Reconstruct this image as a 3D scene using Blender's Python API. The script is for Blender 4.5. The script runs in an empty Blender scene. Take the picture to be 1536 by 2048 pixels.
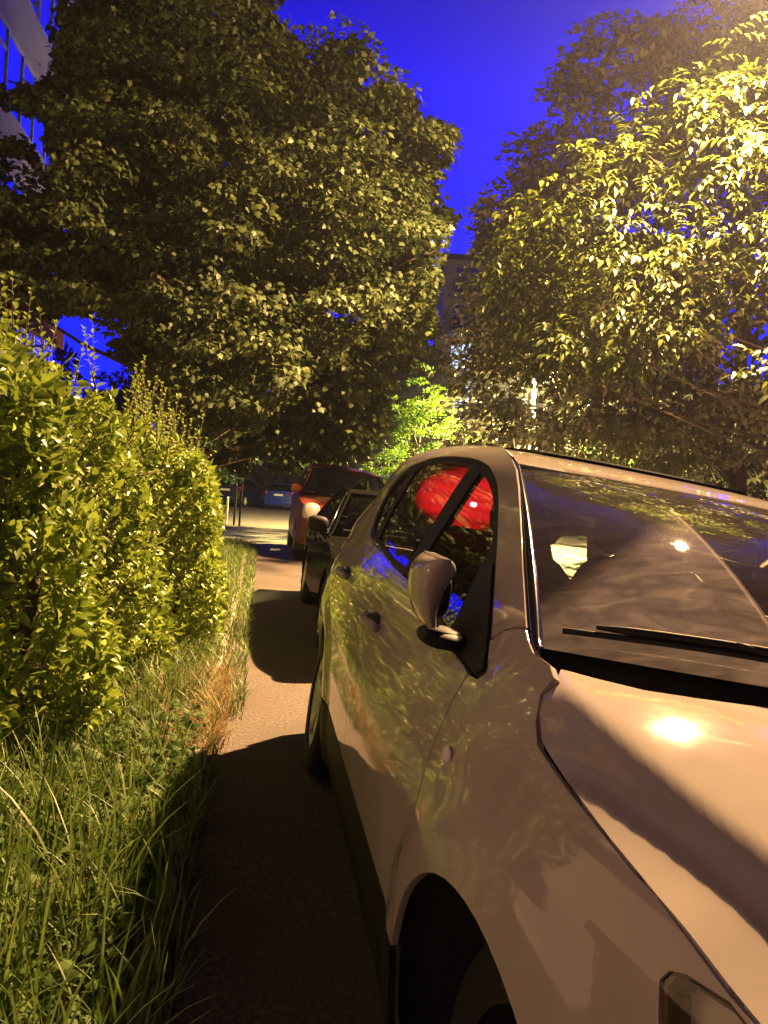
import bpy, bmesh, math, random
import numpy as np
from mathutils import Vector, Matrix, Euler
from mathutils.geometry import delaunay_2d_cdt

random.seed(7)
RNG = np.random.default_rng(7)
scn = bpy.context.scene
COL = scn.collection
R = math.radians

# ------------------------------------------------------------------ camera calibration
CAM_H, PITCH, ROLL, FPX = 1.3395, .0225, .0694, 1615.16
YAW, RHO = -.1518, .1133


def proj(P):
    P = np.asarray(P, float)
    x, y, z = P[..., 0], P[..., 1], P[..., 2] - CAM_H
    cy = y*math.cos(PITCH) - z*math.sin(PITCH)
    cz = y*math.sin(PITCH) + z*math.cos(PITCH)
    cy = np.maximum(cy, .01)
    u, v = FPX*x/cy, -FPX*cz/cy
    cr, sr = math.cos(ROLL), math.sin(ROLL)
    return np.stack([768+u*cr-v*sr, 1024+u*sr+v*cr], -1)


def street(u, v, z=0.0):
    """street frame (u to the right across the street, v along the row of cars) to world"""
    return Vector((u*math.cos(YAW)+v*math.sin(YAW), -u*math.sin(YAW)+v*math.cos(YAW), z))


# ------------------------------------------------------------------ materials
def mat(name, base=(.5, .5, .5), rough=.5, metal=0., coat=0., coat_rough=.03, spec=.5, emit=None, estr=0.,
        noise=None, bump=None, noise_mix=None):
    m = bpy.data.materials.new(name)
    m.use_nodes = True
    nt = m.node_tree
    b = nt.nodes['Principled BSDF']
    b.inputs['Base Color'].default_value = (*base, 1)
    b.inputs['Roughness'].default_value = rough
    b.inputs['Metallic'].default_value = metal
    b.inputs['Coat Weight'].default_value = coat
    b.inputs['Coat Roughness'].default_value = coat_rough
    b.inputs['Specular IOR Level'].default_value = spec
    if emit:
        b.inputs['Emission Color'].default_value = (*emit, 1)
        b.inputs['Emission Strength'].default_value = estr
    if noise or bump:
        tc = nt.nodes.new('ShaderNodeTexCoord')
    if noise:                      # (scale, second colour, detail)
        n = nt.nodes.new('ShaderNodeTexNoise')
        n.inputs['Scale'].default_value = noise[0]
        n.inputs['Detail'].default_value = noise[2] if len(noise) > 2 else 6
        n.inputs['Roughness'].default_value = .65
        nt.links.new(tc.outputs['Object'], n.inputs['Vector'])
        mx = nt.nodes.new('ShaderNodeMix'); mx.data_type = 'RGBA'
        rp = nt.nodes.new('ShaderNodeMapRange')
        rp.inputs['From Min'].default_value = .35
        rp.inputs['From Max'].default_value = .65
        nt.links.new(n.outputs['Fac'], rp.inputs['Value'])
        nt.links.new(rp.outputs['Result'], mx.inputs['Factor'])
        mx.inputs['A'].default_value = (*base, 1)
        mx.inputs['B'].default_value = (*noise[1], 1)
        out = mx.outputs['Result']
        if noise_mix:              # a second, coarser stain layer (scale, colour)
            n2 = nt.nodes.new('ShaderNodeTexNoise')
            n2.inputs['Scale'].default_value = noise_mix[0]
            n2.inputs['Detail'].default_value = 4
            nt.links.new(tc.outputs['Object'], n2.inputs['Vector'])
            r2 = nt.nodes.new('ShaderNodeMapRange')
            r2.inputs['From Min'].default_value = .45
            r2.inputs['From Max'].default_value = .65
            nt.links.new(n2.outputs['Fac'], r2.inputs['Value'])
            m2 = nt.nodes.new('ShaderNodeMix'); m2.data_type = 'RGBA'
            nt.links.new(r2.outputs['Result'], m2.inputs['Factor'])
            nt.links.new(out, m2.inputs['A'])
            m2.inputs['B'].default_value = (*noise_mix[1], 1)
            out = m2.outputs['Result']
        nt.links.new(out, b.inputs['Base Color'])
    if bump:                       # (scale, strength, distance)
        n = nt.nodes.new('ShaderNodeTexNoise')
        n.inputs['Scale'].default_value = bump[0]
        n.inputs['Detail'].default_value = 4
        nt.links.new(tc.outputs['Object'], n.inputs['Vector'])
        bp = nt.nodes.new('ShaderNodeBump')
        bp.inputs['Strength'].default_value = bump[1]
        bp.inputs['Distance'].default_value = bump[2]
        nt.links.new(n.outputs['Fac'], bp.inputs['Height'])
        nt.links.new(bp.outputs['Normal'], b.inputs['Normal'])
    return m


def leaf_mat(name, c1, c2, trans=.3, rough=.42, spec=.5):
    """leaf colour varied leaf by leaf with the mesh attribute rnd"""
    m = bpy.data.materials.new(name)
    m.use_nodes = True
    nt = m.node_tree
    b = nt.nodes['Principled BSDF']
    at = nt.nodes.new('ShaderNodeAttribute'); at.attribute_name = 'rnd'
    mx = nt.nodes.new('ShaderNodeMix'); mx.data_type = 'RGBA'
    nt.links.new(at.outputs['Fac'], mx.inputs['Factor'])
    mx.inputs['A'].default_value = (*c1, 1)
    mx.inputs['B'].default_value = (*c2, 1)
    nt.links.new(mx.outputs['Result'], b.inputs['Base Color'])
    b.inputs['Roughness'].default_value = rough
    b.inputs['Specular IOR Level'].default_value = spec
    tr = nt.nodes.new('ShaderNodeBsdfTranslucent')
    nt.links.new(mx.outputs['Result'], tr.inputs['Color'])
    ms = nt.nodes.new('ShaderNodeMixShader')
    ms.inputs['Fac'].default_value = trans
    out = nt.nodes['Material Output']
    nt.links.new(b.outputs['BSDF'], ms.inputs[1])
    nt.links.new(tr.outputs['BSDF'], ms.inputs[2])
    nt.links.new(ms.outputs['Shader'], out.inputs['Surface'])
    return m


def glass_mat(name, tint=(.5, .55, .55), refl=1.0, dust=None):
    """thin pane: tinted see-through plus Fresnel reflection, with an optional film of dirt"""
    m = bpy.data.materials.new(name)
    m.use_nodes = True
    nt = m.node_tree
    nt.nodes.remove(nt.nodes['Principled BSDF'])
    out = nt.nodes['Material Output']
    tr = nt.nodes.new('ShaderNodeBsdfTransparent'); tr.inputs['Color'].default_value = (*tint, 1)
    gl = nt.nodes.new('ShaderNodeBsdfGlossy'); gl.inputs['Roughness'].default_value = .015
    gl.inputs['Color'].default_value = (refl, refl, refl, 1)
    fr = nt.nodes.new('ShaderNodeFresnel'); fr.inputs['IOR'].default_value = 1.52
    ms = nt.nodes.new('ShaderNodeMixShader')
    nt.links.new(fr.outputs['Fac'], ms.inputs['Fac'])
    nt.links.new(tr.outputs['BSDF'], ms.inputs[1])
    nt.links.new(gl.outputs['BSDF'], ms.inputs[2])
    last = ms
    if dust:
        last = dust(nt, ms)
    nt.links.new(last.outputs[0], out.inputs['Surface'])
    return m


M = {}
M['paint'] = mat('silver_paint', (.46, .405, .37), .5, 0., 1., .04, .0, noise=(2.6, (.39, .34, .31), 9), bump=(9, .012, .01))
M['paint'].node_tree.nodes['Principled BSDF'].inputs['Coat IOR'].default_value = 1.45
_pn = M['paint'].node_tree                     # smudges and dried water marks in the clear coat
_n1 = _pn.nodes.new('ShaderNodeTexNoise'); _n1.inputs['Scale'].default_value = 5.5; _n1.inputs['Detail'].default_value = 9; _n1.inputs['Roughness'].default_value = .7
_n2 = _pn.nodes.new('ShaderNodeMapRange'); _n2.inputs['From Min'].default_value = .38; _n2.inputs['From Max'].default_value = .72; _n2.inputs['To Min'].default_value = .03; _n2.inputs['To Max'].default_value = .065
_n3 = _pn.nodes.new('ShaderNodeTexCoord')
_pn.links.new(_n3.outputs['Object'], _n1.inputs['Vector']); _pn.links.new(_n1.outputs['Fac'], _n2.inputs['Value'])
_pn.links.new(_n2.outputs['Result'], _pn.nodes['Principled BSDF'].inputs['Coat Roughness'])
M['black_paint'] = mat('black_paint', (.006, .0065, .006), .4, 0, .10, .04, .0)
M['black_paint'].node_tree.nodes['Principled BSDF'].inputs['Coat IOR'].default_value = 1.3
M['red_paint'] = mat('brick_red_paint', (.14, .030, .017), .5, 0, .10, .05, .15)
M['blue_paint'] = mat('blue_paint', (.015, .035, .32), .4, 0, .3, .03, .3)
M['navy_paint'] = mat('dark_navy_paint', (.012, .014, .03), .35, .2, 1., .03)
M['lamplit_roof_paint'] = mat('lamplit_roof_paint', (.7, .68, .62), .4, 0, .6, .05)  # pale tone standing in for lamp light on a far car roof
M['black_plastic'] = mat('black_plastic', (.012, .012, .013), .6, spec=.25, bump=(300, .15, .002))
M['black_gloss'] = mat('black_gloss', (.01, .01, .011), .12)
M['rubber'] = mat('tyre_rubber', (.008, .008, .008), .85, bump=(60, .3, .004))
M['alloy'] = mat('alloy_rim', (.75, .74, .73), .38, .35)
M['chrome'] = mat('chrome', (.8, .78, .74), .12, 1.)
M['liner'] = mat('dark_cloth', (.03, .027, .027), .9, noise=(40, (.045, .04, .04)))
M['seat'] = mat('seat_cloth', (.028, .026, .028), .9, noise=(60, (.05, .046, .046)))
M['visor'] = mat('grey_visor', (.80, .76, .70), .8, noise=(30, (.74, .70, .64)))
M['label'] = mat('pale_sticker', (.55, .52, .44), .6)
M['lens'] = glass_mat('clear_lens', (.85, .85, .85))
M['reflector'] = mat('lamp_reflector', (.72, .68, .62), .35, .25)
M['amber'] = mat('amber_lens', (.7, .25, .02), .2, coat=1)
M['red_lens'] = mat('red_lens', (.35, .01, .008), .15, coat=1)
M['plate'] = mat('number_plate', (.75, .74, .68), .4)
M['glass'] = glass_mat('tinted_glass', (.62, .64, .62))
M['glass_dark'] = glass_mat('dark_tinted_glass', (.3, .31, .31))

M['asphalt'] = mat('worn_asphalt', (.16, .128, .105), .92, noise=(48, (.05, .040, .033), 12), bump=(110, .9, .006),
                   noise_mix=(1.6, (.085, .070, .058)))
M['road'] = mat('road_asphalt', (.17, .155, .13), .92, noise=(40, (.11, .10, .085), 8), bump=(120, .5, .005),
                noise_mix=(.35, (.15, .135, .11)))
M['soil'] = mat('dry_soil', (.16, .10, .055), .95, noise=(14, (.08, .05, .028), 8), bump=(30, .8, .03))
M['kerb'] = mat('kerb_concrete', (.34, .30, .25), .9, noise=(12, (.22, .19, .15)), bump=(60, .4, .004))
M['bark'] = mat('bark', (.11, .075, .05), .95, noise=(10, (.05, .035, .025)), bump=(25, 1., .03))
M['twig'] = mat('twig', (.20, .13, .08), .9, noise=(30, (.12, .08, .05)))
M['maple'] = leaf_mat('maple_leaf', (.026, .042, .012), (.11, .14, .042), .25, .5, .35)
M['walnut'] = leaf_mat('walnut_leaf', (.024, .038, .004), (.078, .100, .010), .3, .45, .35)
M['hedge'] = leaf_mat('hedge_leaf', (.11, .17, .02), (.38, .48, .06), .28, .36, .5)
M['hedge_tip'] = leaf_mat('hedge_tip_leaf', (.22, .32, .04), (.32, .40, .06), .3, .4)
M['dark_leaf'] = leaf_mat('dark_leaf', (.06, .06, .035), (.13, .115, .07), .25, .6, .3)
M['bright_leaf'] = leaf_mat('yellow_green_leaf', (.045, .10, .005), (.085, .14, .007), .35, .6, .2)
M['grass'] = leaf_mat('grass_blade', (.06, .115, .018), (.20, .27, .06), .3, .5)
M['dry_grass'] = leaf_mat('dry_grass_blade', (.26, .18, .07), (.36, .25, .10), .3, .6)
M['weed'] = leaf_mat('weed_leaf', (.05, .10, .018), (.10, .16, .035), .3, .65, .2)
M['plaster'] = mat('pale_plaster', (.58, .53, .49), .9, noise=(3, (.48, .44, .41)), bump=(40, .3, .006))
M['parapet'] = mat('grey_parapet', (.62, .56, .54), .9, noise=(2.5, (.50, .45, .44)))
M['far_plaster'] = mat('beige_plaster', (.68, .62, .56), .9, noise=(2, (.58, .53, .48)))
M['roof_dark'] = mat('dark_roof', (.05, .045, .045), .8, noise=(5, (.035, .03, .03)))
M['red_awning'] = mat('dark_red_awning', (.10, .010, .008), .85, noise=(4, (.07, .007, .006)))
M['frame'] = mat('white_frame', (.6, .6, .6), .5)
M['pane'] = mat('window_pane', (.62, .70, .82), .08, .85)
M['lit_pane'] = mat('lit_window', (.3, .35, .4), .3, emit=(.45, .62, 1.), estr=1.1)
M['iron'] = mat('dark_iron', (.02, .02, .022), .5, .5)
M['post'] = mat('painted_post', (.50, .46, .36), .6, noise=(8, (.36, .33, .26)))
M['lamp_on'] = mat('lamp_glass', (.9, .8, .6), .3, emit=(1., .72, .36), estr=40)


# ------------------------------------------------------------------ object helpers
def link(o, parent=None):
    COL.objects.link(o)
    if parent is not None:
        o.parent = parent
    return o


def mesh_obj(name, verts, faces, m, parent=None, smooth=False, normals=None):
    me = bpy.data.meshes.new(name)
    me.from_pydata([tuple(map(float, v)) for v in verts], [], faces)
    me.update()
    if m is not None:
        me.materials.append(m)
    if smooth:
        me.polygons.foreach_set('use_smooth', [True]*len(me.polygons))
    if normals is not None:
        me.normals_split_custom_set_from_vertices([tuple(map(float, n)) for n in normals])
    o = bpy.data.objects.new(name, me)
    return link(o, parent)


def thing(name, label, cat, loc=(0, 0, 0), rot=(0, 0, 0), group=None):
    o = bpy.data.objects.new(name, None)
    o.empty_display_size = .2
    o.location = loc
    o.rotation_euler = rot
    link(o)
    return tag(o, label, cat, group)


def tag(o, label, cat, group=None):
    o['label'] = label
    o['category'] = cat
    if group:
        o['group'] = group
    return o


def kind(o, k='structure'):
    o['kind'] = k
    return o


class MB:
    """collects simple solids into one mesh"""
    def __init__(s):
        s.v, s.f = [], []

    def add(s, v, f):
        n = len(s.v)
        s.v += [tuple(p) for p in v]
        s.f += [tuple(i+n for i in q) for q in f]
        return s

    def box(s, x0, x1, y0, y1, z0, z1):
        v = [(x, y, z) for z in (z0, z1) for y in (y0, y1) for x in (x0, x1)]
        return s.add(v, [(0, 2, 3, 1), (4, 5, 7, 6), (0, 1, 5, 4), (2, 6, 7, 3), (0, 4, 6, 2), (1, 3, 7, 5)])

    def tube(s, pts, rad, n=8, cap=True):
        pts = [Vector(p) for p in pts]
        if not hasattr(rad, '__len__'):
            rad = [rad]*len(pts)
        rings = []
        for i, p in enumerate(pts):
            d = (pts[min(i+1, len(pts)-1)]-pts[max(i-1, 0)]).normalized()
            up = Vector((0, 0, 1)) if abs(d.z) < .95 else Vector((1, 0, 0))
            a = d.cross(up).normalized(); b = a.cross(d)
            rings.append([p+(a*math.cos(t)+b*math.sin(t))*rad[i] for t in [2*math.pi*k/n for k in range(n)]])
        v = [q for r in rings for q in r]
        f = []
        for i in range(len(rings)-1):
            for k in range(n):
                f.append((i*n+k, i*n+(k+1) % n, (i+1)*n+(k+1) % n, (i+1)*n+k))
        if cap:
            f.append(tuple(range(n))[::-1])
            f.append(tuple((len(rings)-1)*n+k for k in range(n)))
        return s.add(v, f)

    def lathe(s, prof, n=32, axis='x', c=(0, 0, 0)):
        """prof: (offset along axis, radius)"""
        v, f = [], []
        for (a, r) in prof:
            for k in range(n):
                t = 2*math.pi*k/n
                p = (a, r*math.cos(t), r*math.sin(t)) if axis == 'x' else (r*math.cos(t), r*math.sin(t), a)
                v.append((p[0]+c[0], p[1]+c[1], p[2]+c[2]))
        for i in range(len(prof)-1):
            for k in range(n):
                f.append((i*n+k, i*n+(k+1) % n, (i+1)*n+(k+1) % n, (i+1)*n+k))
        return s.add(v, f)

    def blob(s, c, r, nu=14, nv=10, p=2.0, fn=None):
        """superellipsoid"""
        v, f = [], []
        sp = lambda x: math.copysign(abs(x)**(2/p), x)
        for i in range(nv+1):
            ph = math.pi*(i/nv-.5)
            for k in range(nu):
                t = 2*math.pi*k/nu
                q = (sp(math.cos(ph))*sp(math.cos(t))*r[0], sp(math.cos(ph))*sp(math.sin(t))*r[1], sp(math.sin(ph))*r[2])
                if fn: q = fn(*q)
                v.append((c[0]+q[0], c[1]+q[1], c[2]+q[2]))
        for i in range(nv):
            for k in range(nu):
                f.append((i*nu+k, i*nu+(k+1) % nu, (i+1)*nu+(k+1) % nu, (i+1)*nu+k))
        return s.add(v, f)

    def build(s, name, m, parent=None, smooth=False):
        return mesh_obj(name, s.v, s.f, m, parent, smooth)


def copy_tree(o, parent=None):
    c = o.copy(); COL.objects.link(c)
    if parent is not None: c.parent = parent
    for ch in list(o.children): copy_tree(ch, c)
    return c


# ------------------------------------------------------------------ curved sheet panels
def inpoly(P, poly):
    P = np.asarray(P, float); poly = np.asarray(poly, float)
    x, y = P[:, 0], P[:, 1]
    res = np.zeros(len(P), bool)
    j = len(poly)-1
    for i in range(len(poly)):
        xi, yi = poly[i]; xj, yj = poly[j]
        c = ((yi > y) != (yj > y)) & (x < (xj-xi)*(y-yi)/((yj-yi) if yj != yi else 1e-12)+xi)
        res ^= c
        j = i
    return res


def resample(poly, step):
    out = []
    n = len(poly)
    for i in range(n):
        a, b = np.array(poly[i], float), np.array(poly[(i+1) % n], float)
        k = max(1, int(math.ceil(np.linalg.norm(b-a)/step)))
        for q in range(k):
            out.append(a+(b-a)*q/k)
    return np.array(out)


def segdist(P, loop):
    d = np.full(len(P), 1e9)
    for i in range(len(loop)):
        a, b = loop[i], loop[(i+1) % len(loop)]
        ab = b-a; L = ab@ab
        t = np.clip(((P-a)@ab)/max(L, 1e-12), 0, 1)
        d = np.minimum(d, np.linalg.norm(P-(a+t[:, None]*ab), axis=1))
    return d


def panel(name, poly, fmap, m, parent, step=.03, holes=(), flange=.014, out=None, smooth=True, e=1e-3):
    """a curved sheet: polygon in a parameter plane mapped onto a surface, its edges turned inwards"""
    loops = [resample(poly, step)]+[resample(h, step) for h in holes]
    lo, hi = loops[0].min(0), loops[0].max(0)
    gx, gy = np.meshgrid(np.arange(lo[0]+step*.37, hi[0], step), np.arange(lo[1]+step*.41, hi[1], step))
    G = np.stack([gx.ravel(), gy.ravel()], 1)
    if len(G):
        k = inpoly(G, loops[0])
        for h in loops[1:]: k &= ~inpoly(G, h)
        G = G[k]
        for l in loops:
            if len(G): G = G[segdist(G, l) > step*.45]
    V = np.concatenate(loops+[G]) if len(G) else np.concatenate(loops)
    E = []
    b = 0
    for l in loops:
        n = len(l); E += [(b+i, b+(i+1) % n) for i in range(n)]; b += n
    r = delaunay_2d_cdt([Vector(v) for v in V], E, [], 0, 1e-6)
    V2 = np.array([(v.x, v.y) for v in r[0]])
    F = [tuple(f) for f in r[2]]
    C = np.array([V2[list(f)].mean(0) for f in F])
    k = inpoly(C, loops[0])
    for h in loops[1:]: k &= ~inpoly(C, h)
    F = [f for f, q in zip(F, k) if q]
    P = np.array([fmap(*v) for v in V2])
    du = np.array([np.subtract(fmap(v[0]+e, v[1]), fmap(v[0]-e, v[1])) for v in V2])
    dv = np.array([np.subtract(fmap(v[0], v[1]+e), fmap(v[0], v[1]-e)) for v in V2])
    N = np.cross(du, dv)
    N /= np.maximum(np.linalg.norm(N, axis=1, keepdims=True), 1e-12)
    if out is not None:
        o = np.asarray(out, float)
        if (N@o).sum() < 0: N = -N
    FF = []
    for f in F:
        n = np.cross(P[f[1]]-P[f[0]], P[f[2]]-P[f[0]])
        FF.append(f if n@N[f[0]] >= 0 else f[::-1])
    verts, norms = list(P), list(N)
    if flange:
        # boundary edges = used by one face only, split ring so that the edge stays crisp
        cnt = {}
        for f in FF:
            for a, c in ((f[0], f[1]), (f[1], f[2]), (f[2], f[0])):
                key = (min(a, c), max(a, c)); cnt[key] = cnt.get(key, []) + [(a, c)]
        for key, es in cnt.items():
            if len(es) == 1:
                a, c = es[0]
                t = P[c]-P[a]; side = np.cross(t, N[a])
                side /= max(np.linalg.norm(side), 1e-9)
                na, nc = side*.9+N[a]*.45, side*.9+N[c]*.45
                i = len(verts)
                verts += [P[a], P[c], P[c]-N[c]*flange, P[a]-N[a]*flange]
                norms += [na, nc, side, side]
                FF.append((i+1, i, i+3, i+2))
    return mesh_obj(name, verts, FF, m, parent, smooth, norms if smooth else None)


def smooth_table(xs, ys, sig, lo, hi, n=600):
    t = np.linspace(lo, hi, n)
    y = np.interp(t, xs, ys)
    dx = (hi-lo)/(n-1)
    k = int(max(1, 3*sig/dx))
    g = np.exp(-.5*(np.arange(-k, k+1)*dx/sig)**2); g /= g.sum()
    # reflect-odd padding keeps the end slopes
    yp = np.concatenate([2*y[0]-y[k:0:-1], y, 2*y[-1]-y[-2:-k-2:-1]])
    y = np.convolve(yp, g, 'valid')
    return t, y
# ------------------------------------------------------------------ the silver car: surfaces
_zt = [.05, .18, .30, .45, .60, .72, .80, .88, .95, 1.0, 1.2, 1.4, 1.47, 1.55, 1.62, 1.75]
_wt = [.78, .81, .845, .866, .880, .883, .879, .866, .848, .825, .735, .635, .595, .53, .43, .20]
_TZ, _TW = smooth_table(_zt, _wt, .022, .05, 1.75)
_UZ, _UU = smooth_table([.05, .7, .9, 1.0, 1.2, 1.4, 1.6, 1.75], [0, 0, .04, .055, .06, .07, .10, .12], .04, .05, 1.75)


def hero_W(s, z):
    w = float(np.interp(z, _TZ, _TW))
    t = min(max((s-.9)/1.7, 0), 1); t = t*t*(3-2*t)
    w += t*float(np.interp(z, _UZ, _UU))
    if s < .3: w -= .10*((.3-s)/.75)**2
    if s > 2.6: w -= .25*(s-2.6)**2
    for ax in (0., 2.63):
        r = math.hypot(s-ax, z-.345)
        if r < .56:
            q = min(max((.56-r)/.12, 0), 1); w += .016*q*q*(3-2*q)
    return w

car = thing('silver_car', 'silver compact SUV parked half on the pavement in the foreground, seen from its front corner', 'car')
_cy, _sy = math.cos(YAW), math.sin(YAW)
_ox = -.77+.77*math.cos(RHO); _oz = -.77*math.sin(RHO)
car.location = (.9488+_ox*_cy, 1.3047-_ox*_sy, _oz)
car.rotation_euler = (0, RHO, -YAW)


def side(sg, inset=0.):
    return lambda s, z: (-sg*(hero_W(s, z)-inset), s, z)


def arcpts(cs, cz, r, a0, a1, n=22):
    return [(cs+r*math.cos(a0+(a1-a0)*i/n), cz+r*math.sin(a0+(a1-a0)*i/n)) for i in range(n+1)]


G = .0028
ZS = .455
AR = .392
a0 = math.asin((ZS-.345)/AR)
HOODLINE = [(.068, 1.078), (.072, 1.047), (.041, 1.013), (-.003, .986), (-.079, .971), (-.16, .957), (-.228, .945),
            (-.284, .934), (-.332, .927), (-.376, .915), (-.418, .903), (-.442, .896), (-.52, .878), (-.60, .858), (-.70, .830)]
HEADLAMP = [(-.372, .857), (-.379, .871), (-.398, .880), (-.450, .886), (-.52, .868), (-.60, .848), (-.69, .822), (-.69, .70),
            (-.60, .695), (-.50, .72), (-.42, .775), (-.385, .825)]
DLO = [(.326, 1.006), (.307, 1.020), (.314, 1.033), (.352, 1.052), (.392, 1.071), (.437, 1.098), (.589, 1.178), (.721, 1.244),
       (.874, 1.315), (.991, 1.369), (1.089, 1.409), (1.200, 1.443), (1.332, 1.477), (1.503, 1.503), (1.647, 1.517), (1.856, 1.528),
       (2.023, 1.530), (2.176, 1.523), (2.411, 1.491), (2.50, 1.44), (2.505, 1.38), (2.465, 1.31), (2.384, 1.245), (2.281, 1.185),
       (2.20, 1.162), (2.071, 1.149), (1.661, 1.108), (1.354, 1.090), (1.161, 1.079), (.90, 1.048), (.70, 1.024), (.518, 1.014),
       (.44, 1.009), (.367, 1.003)]
AOUT = [(.101, 1.089), (.148, 1.092), (.179, 1.093), (.224, 1.106), (.267, 1.124), (.390, 1.181), (.594, 1.274), (.758, 1.347),
        (.894, 1.406), (1.051, 1.465), (1.192, 1.505), (1.333, 1.536), (1.474, 1.556), (1.788, 1.578), (2.125, 1.588), (2.403, 1.578),
        (2.65, 1.555), (2.90, 1.51), (3.10, 1.45), (3.22, 1.38)]


def hero_side(sg, st):
    P = lambda n, poly, m='paint', **k: panel(n, poly, side(sg, k.pop('inset', 0.)), M[m], car, step=st, out=(-sg, 0, 0), **k)
    g = G
    arch_f = arcpts(0, .345, AR, a0, math.pi-a0)
    # fender: door shut, arch, nose, hood line, pillar seam
    fender = [(.383-g, .998), (.376-g, .90), (.380-g, .786), (.380-g, .70), (.383-g, .56), (.383-g, ZS)] + arch_f[:-1] + \
             arcpts(0, .345, AR, math.pi-a0, math.pi+.27, 6) + [(-.46, .22), (-.70, .24), (-.70, .69)] + \
             [(-.69-.003, .822)] + [(s, z-.004) for s, z in HOODLINE[::-1]] + [(.101, 1.087), (.148, 1.090), (.179, 1.091), (.224, 1.104),
              (.262, 1.118), (.300, 1.112), (.345, 1.098), (.385, 1.070), (.350, 1.048), (.312, 1.030), (.304, 1.020), (.324, 1.003), (.36, .999)]
    P('fender', fender, holes=[HEADLAMP])
    # headlight: dark bezel, lamp body and clear cover
    hl = P('headlight', HEADLAMP, 'reflector', inset=.035, flange=0)
    c = np.mean(HEADLAMP, 0)
    bez = P('bezel', HEADLAMP, 'black_gloss', inset=.004, flange=.05, holes=[[tuple(c+(np.array(p)-c)*.90) for p in HEADLAMP]])
    lens = P('lens', [tuple(c+(np.array(p)-c)*.96) for p in HEADLAMP], 'lens', inset=-.001, flange=0)
    bl = MB().lathe([(-.02, .001), (-.02, .055), (.03, .06), (.03, .05), (.0, .03), (-.005, .001)], 20, 'x', (-sg*.72, -.55, .78)).tube([(-sg*.765, -.43, .80), (-sg*.755, -.47, .86)], .006, 6).tube([(-sg*.752, -.46, .775), (-sg*.742, -.50, .85)], .006, 6).build('bulb_ring', M['chrome'], hl, True)
    bez.parent = hl; lens.parent = hl
    # front door and rear door, below the glass
    fd = [(.383+g, ZS), (.383+g, .56), (.380+g, .70), (.380+g, .786), (.376+g, .90), (.388, .998)] + \
         [(.44, 1.005), (.518, 1.010), (.70, 1.020), (.90, 1.044), (1.161, 1.075), (1.354, 1.086), (1.525-g, 1.094), (1.555-g, .96), (1.55-g, .80),
          (1.50-g, .60), (1.46-g, ZS)]
    fdo = P('front_door', fd)
    arch_r = [p for p in arcpts(2.63, .345, AR+.03, math.pi-a0, math.pi*.60)]
    rd = [(1.46+g, ZS), (1.50+g, .60), (1.55+g, .80), (1.555+g, .96), (1.525+g, 1.094), (1.661, 1.104), (2.071, 1.145), (2.195, 1.157),
          (2.38, 1.05), (2.44, .95), (2.46, arch_r[-1][1]+.01)] + arch_r[::-1]
    rdo = P('rear_door', rd)
    arch_r2 = arcpts(2.63, .345, AR, a0, math.pi*.615)
    qp = [(2.466, .95), (2.385, 1.055), (2.205, 1.159), (2.281, 1.182), (2.384, 1.242), (2.465, 1.307), (2.508, 1.38), (2.53, 1.40), (2.75, 1.36), (3.0, 1.30),
          (3.3, 1.20), (3.40, 1.05), (3.42, .80), (3.40, .55), (3.3, ZS)] + arch_r2 + [(2.468, .80)]
    P('quarter_panel', qp)
    # body-colour frame over the windows: A pillar, roof side, D pillar
    fr = [(.262+.004, 1.122)] + [p for p in AOUT[5:]] + [(3.28, 1.21), (3.0, 1.303), (2.75, 1.364), (2.53, 1.404), (2.512, 1.44), (2.415, 1.495), (2.18, 1.527), (2.023, 1.534),
         (1.856, 1.532), (1.647, 1.521), (1.503, 1.507), (1.332, 1.481), (1.2, 1.447), (1.089, 1.413), (.991, 1.373), (.874, 1.319),
         (.721, 1.248), (.589, 1.182), (.437, 1.102), (.390, 1.076), (.348, 1.103), (.305, 1.116)]
    P('pillar_frame', fr)
    # black frame round the windows with two panes
    cd = np.array([1.35, 1.25])
    fwin = [(.66, 1.035), (.90, 1.058), (1.15, 1.088), (1.285, 1.100), (1.33, 1.28), (1.37, 1.455), (1.24, 1.430), (1.11, 1.392), (.99, 1.347), (.874, 1.294), (.78, 1.25)]
    rwin = [(1.43, 1.112), (1.661, 1.122), (2.05, 1.163), (2.16, 1.30), (2.22, 1.47), (2.15, 1.495), (2.02, 1.505), (1.856, 1.503), (1.66, 1.494), (1.52, 1.480), (1.47, 1.30)]
    qwin = [(2.13, 1.172), (2.26, 1.196), (2.37, 1.26), (2.445, 1.33), (2.465, 1.40), (2.40, 1.455), (2.30, 1.47), (2.22, 1.30)]
    fw = P('window_frame', DLO, 'black_plastic', inset=.004, holes=[fwin, rwin, qwin], flange=.02)
    for nm, w in (('front_window', fwin), ('rear_window', rwin), ('quarter_window', qwin)):
        P(nm, w, 'glass', inset=.010, flange=0)
    # sill cladding
    sl = arcpts(0, .345, AR+.004, a0, math.radians(-18), 8)
    cl = [(.40, ZS-.004)] + [(s, ZS-.004) for s in (1.0, 1.5, 2.0, 2.63-AR*math.cos(a0))] + [(2.25, .25), (2.2, .20), (.42, .20), (.378, .25), (.382, .40)]
    P('sill', cl, 'black_plastic')
    # turn lamp
    MB().blob((-sg*(hero_W(.273, .869)+.002), .273, .869), (.007, .023, .016)).build('side_repeater', M['visor'], car, True)
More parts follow.
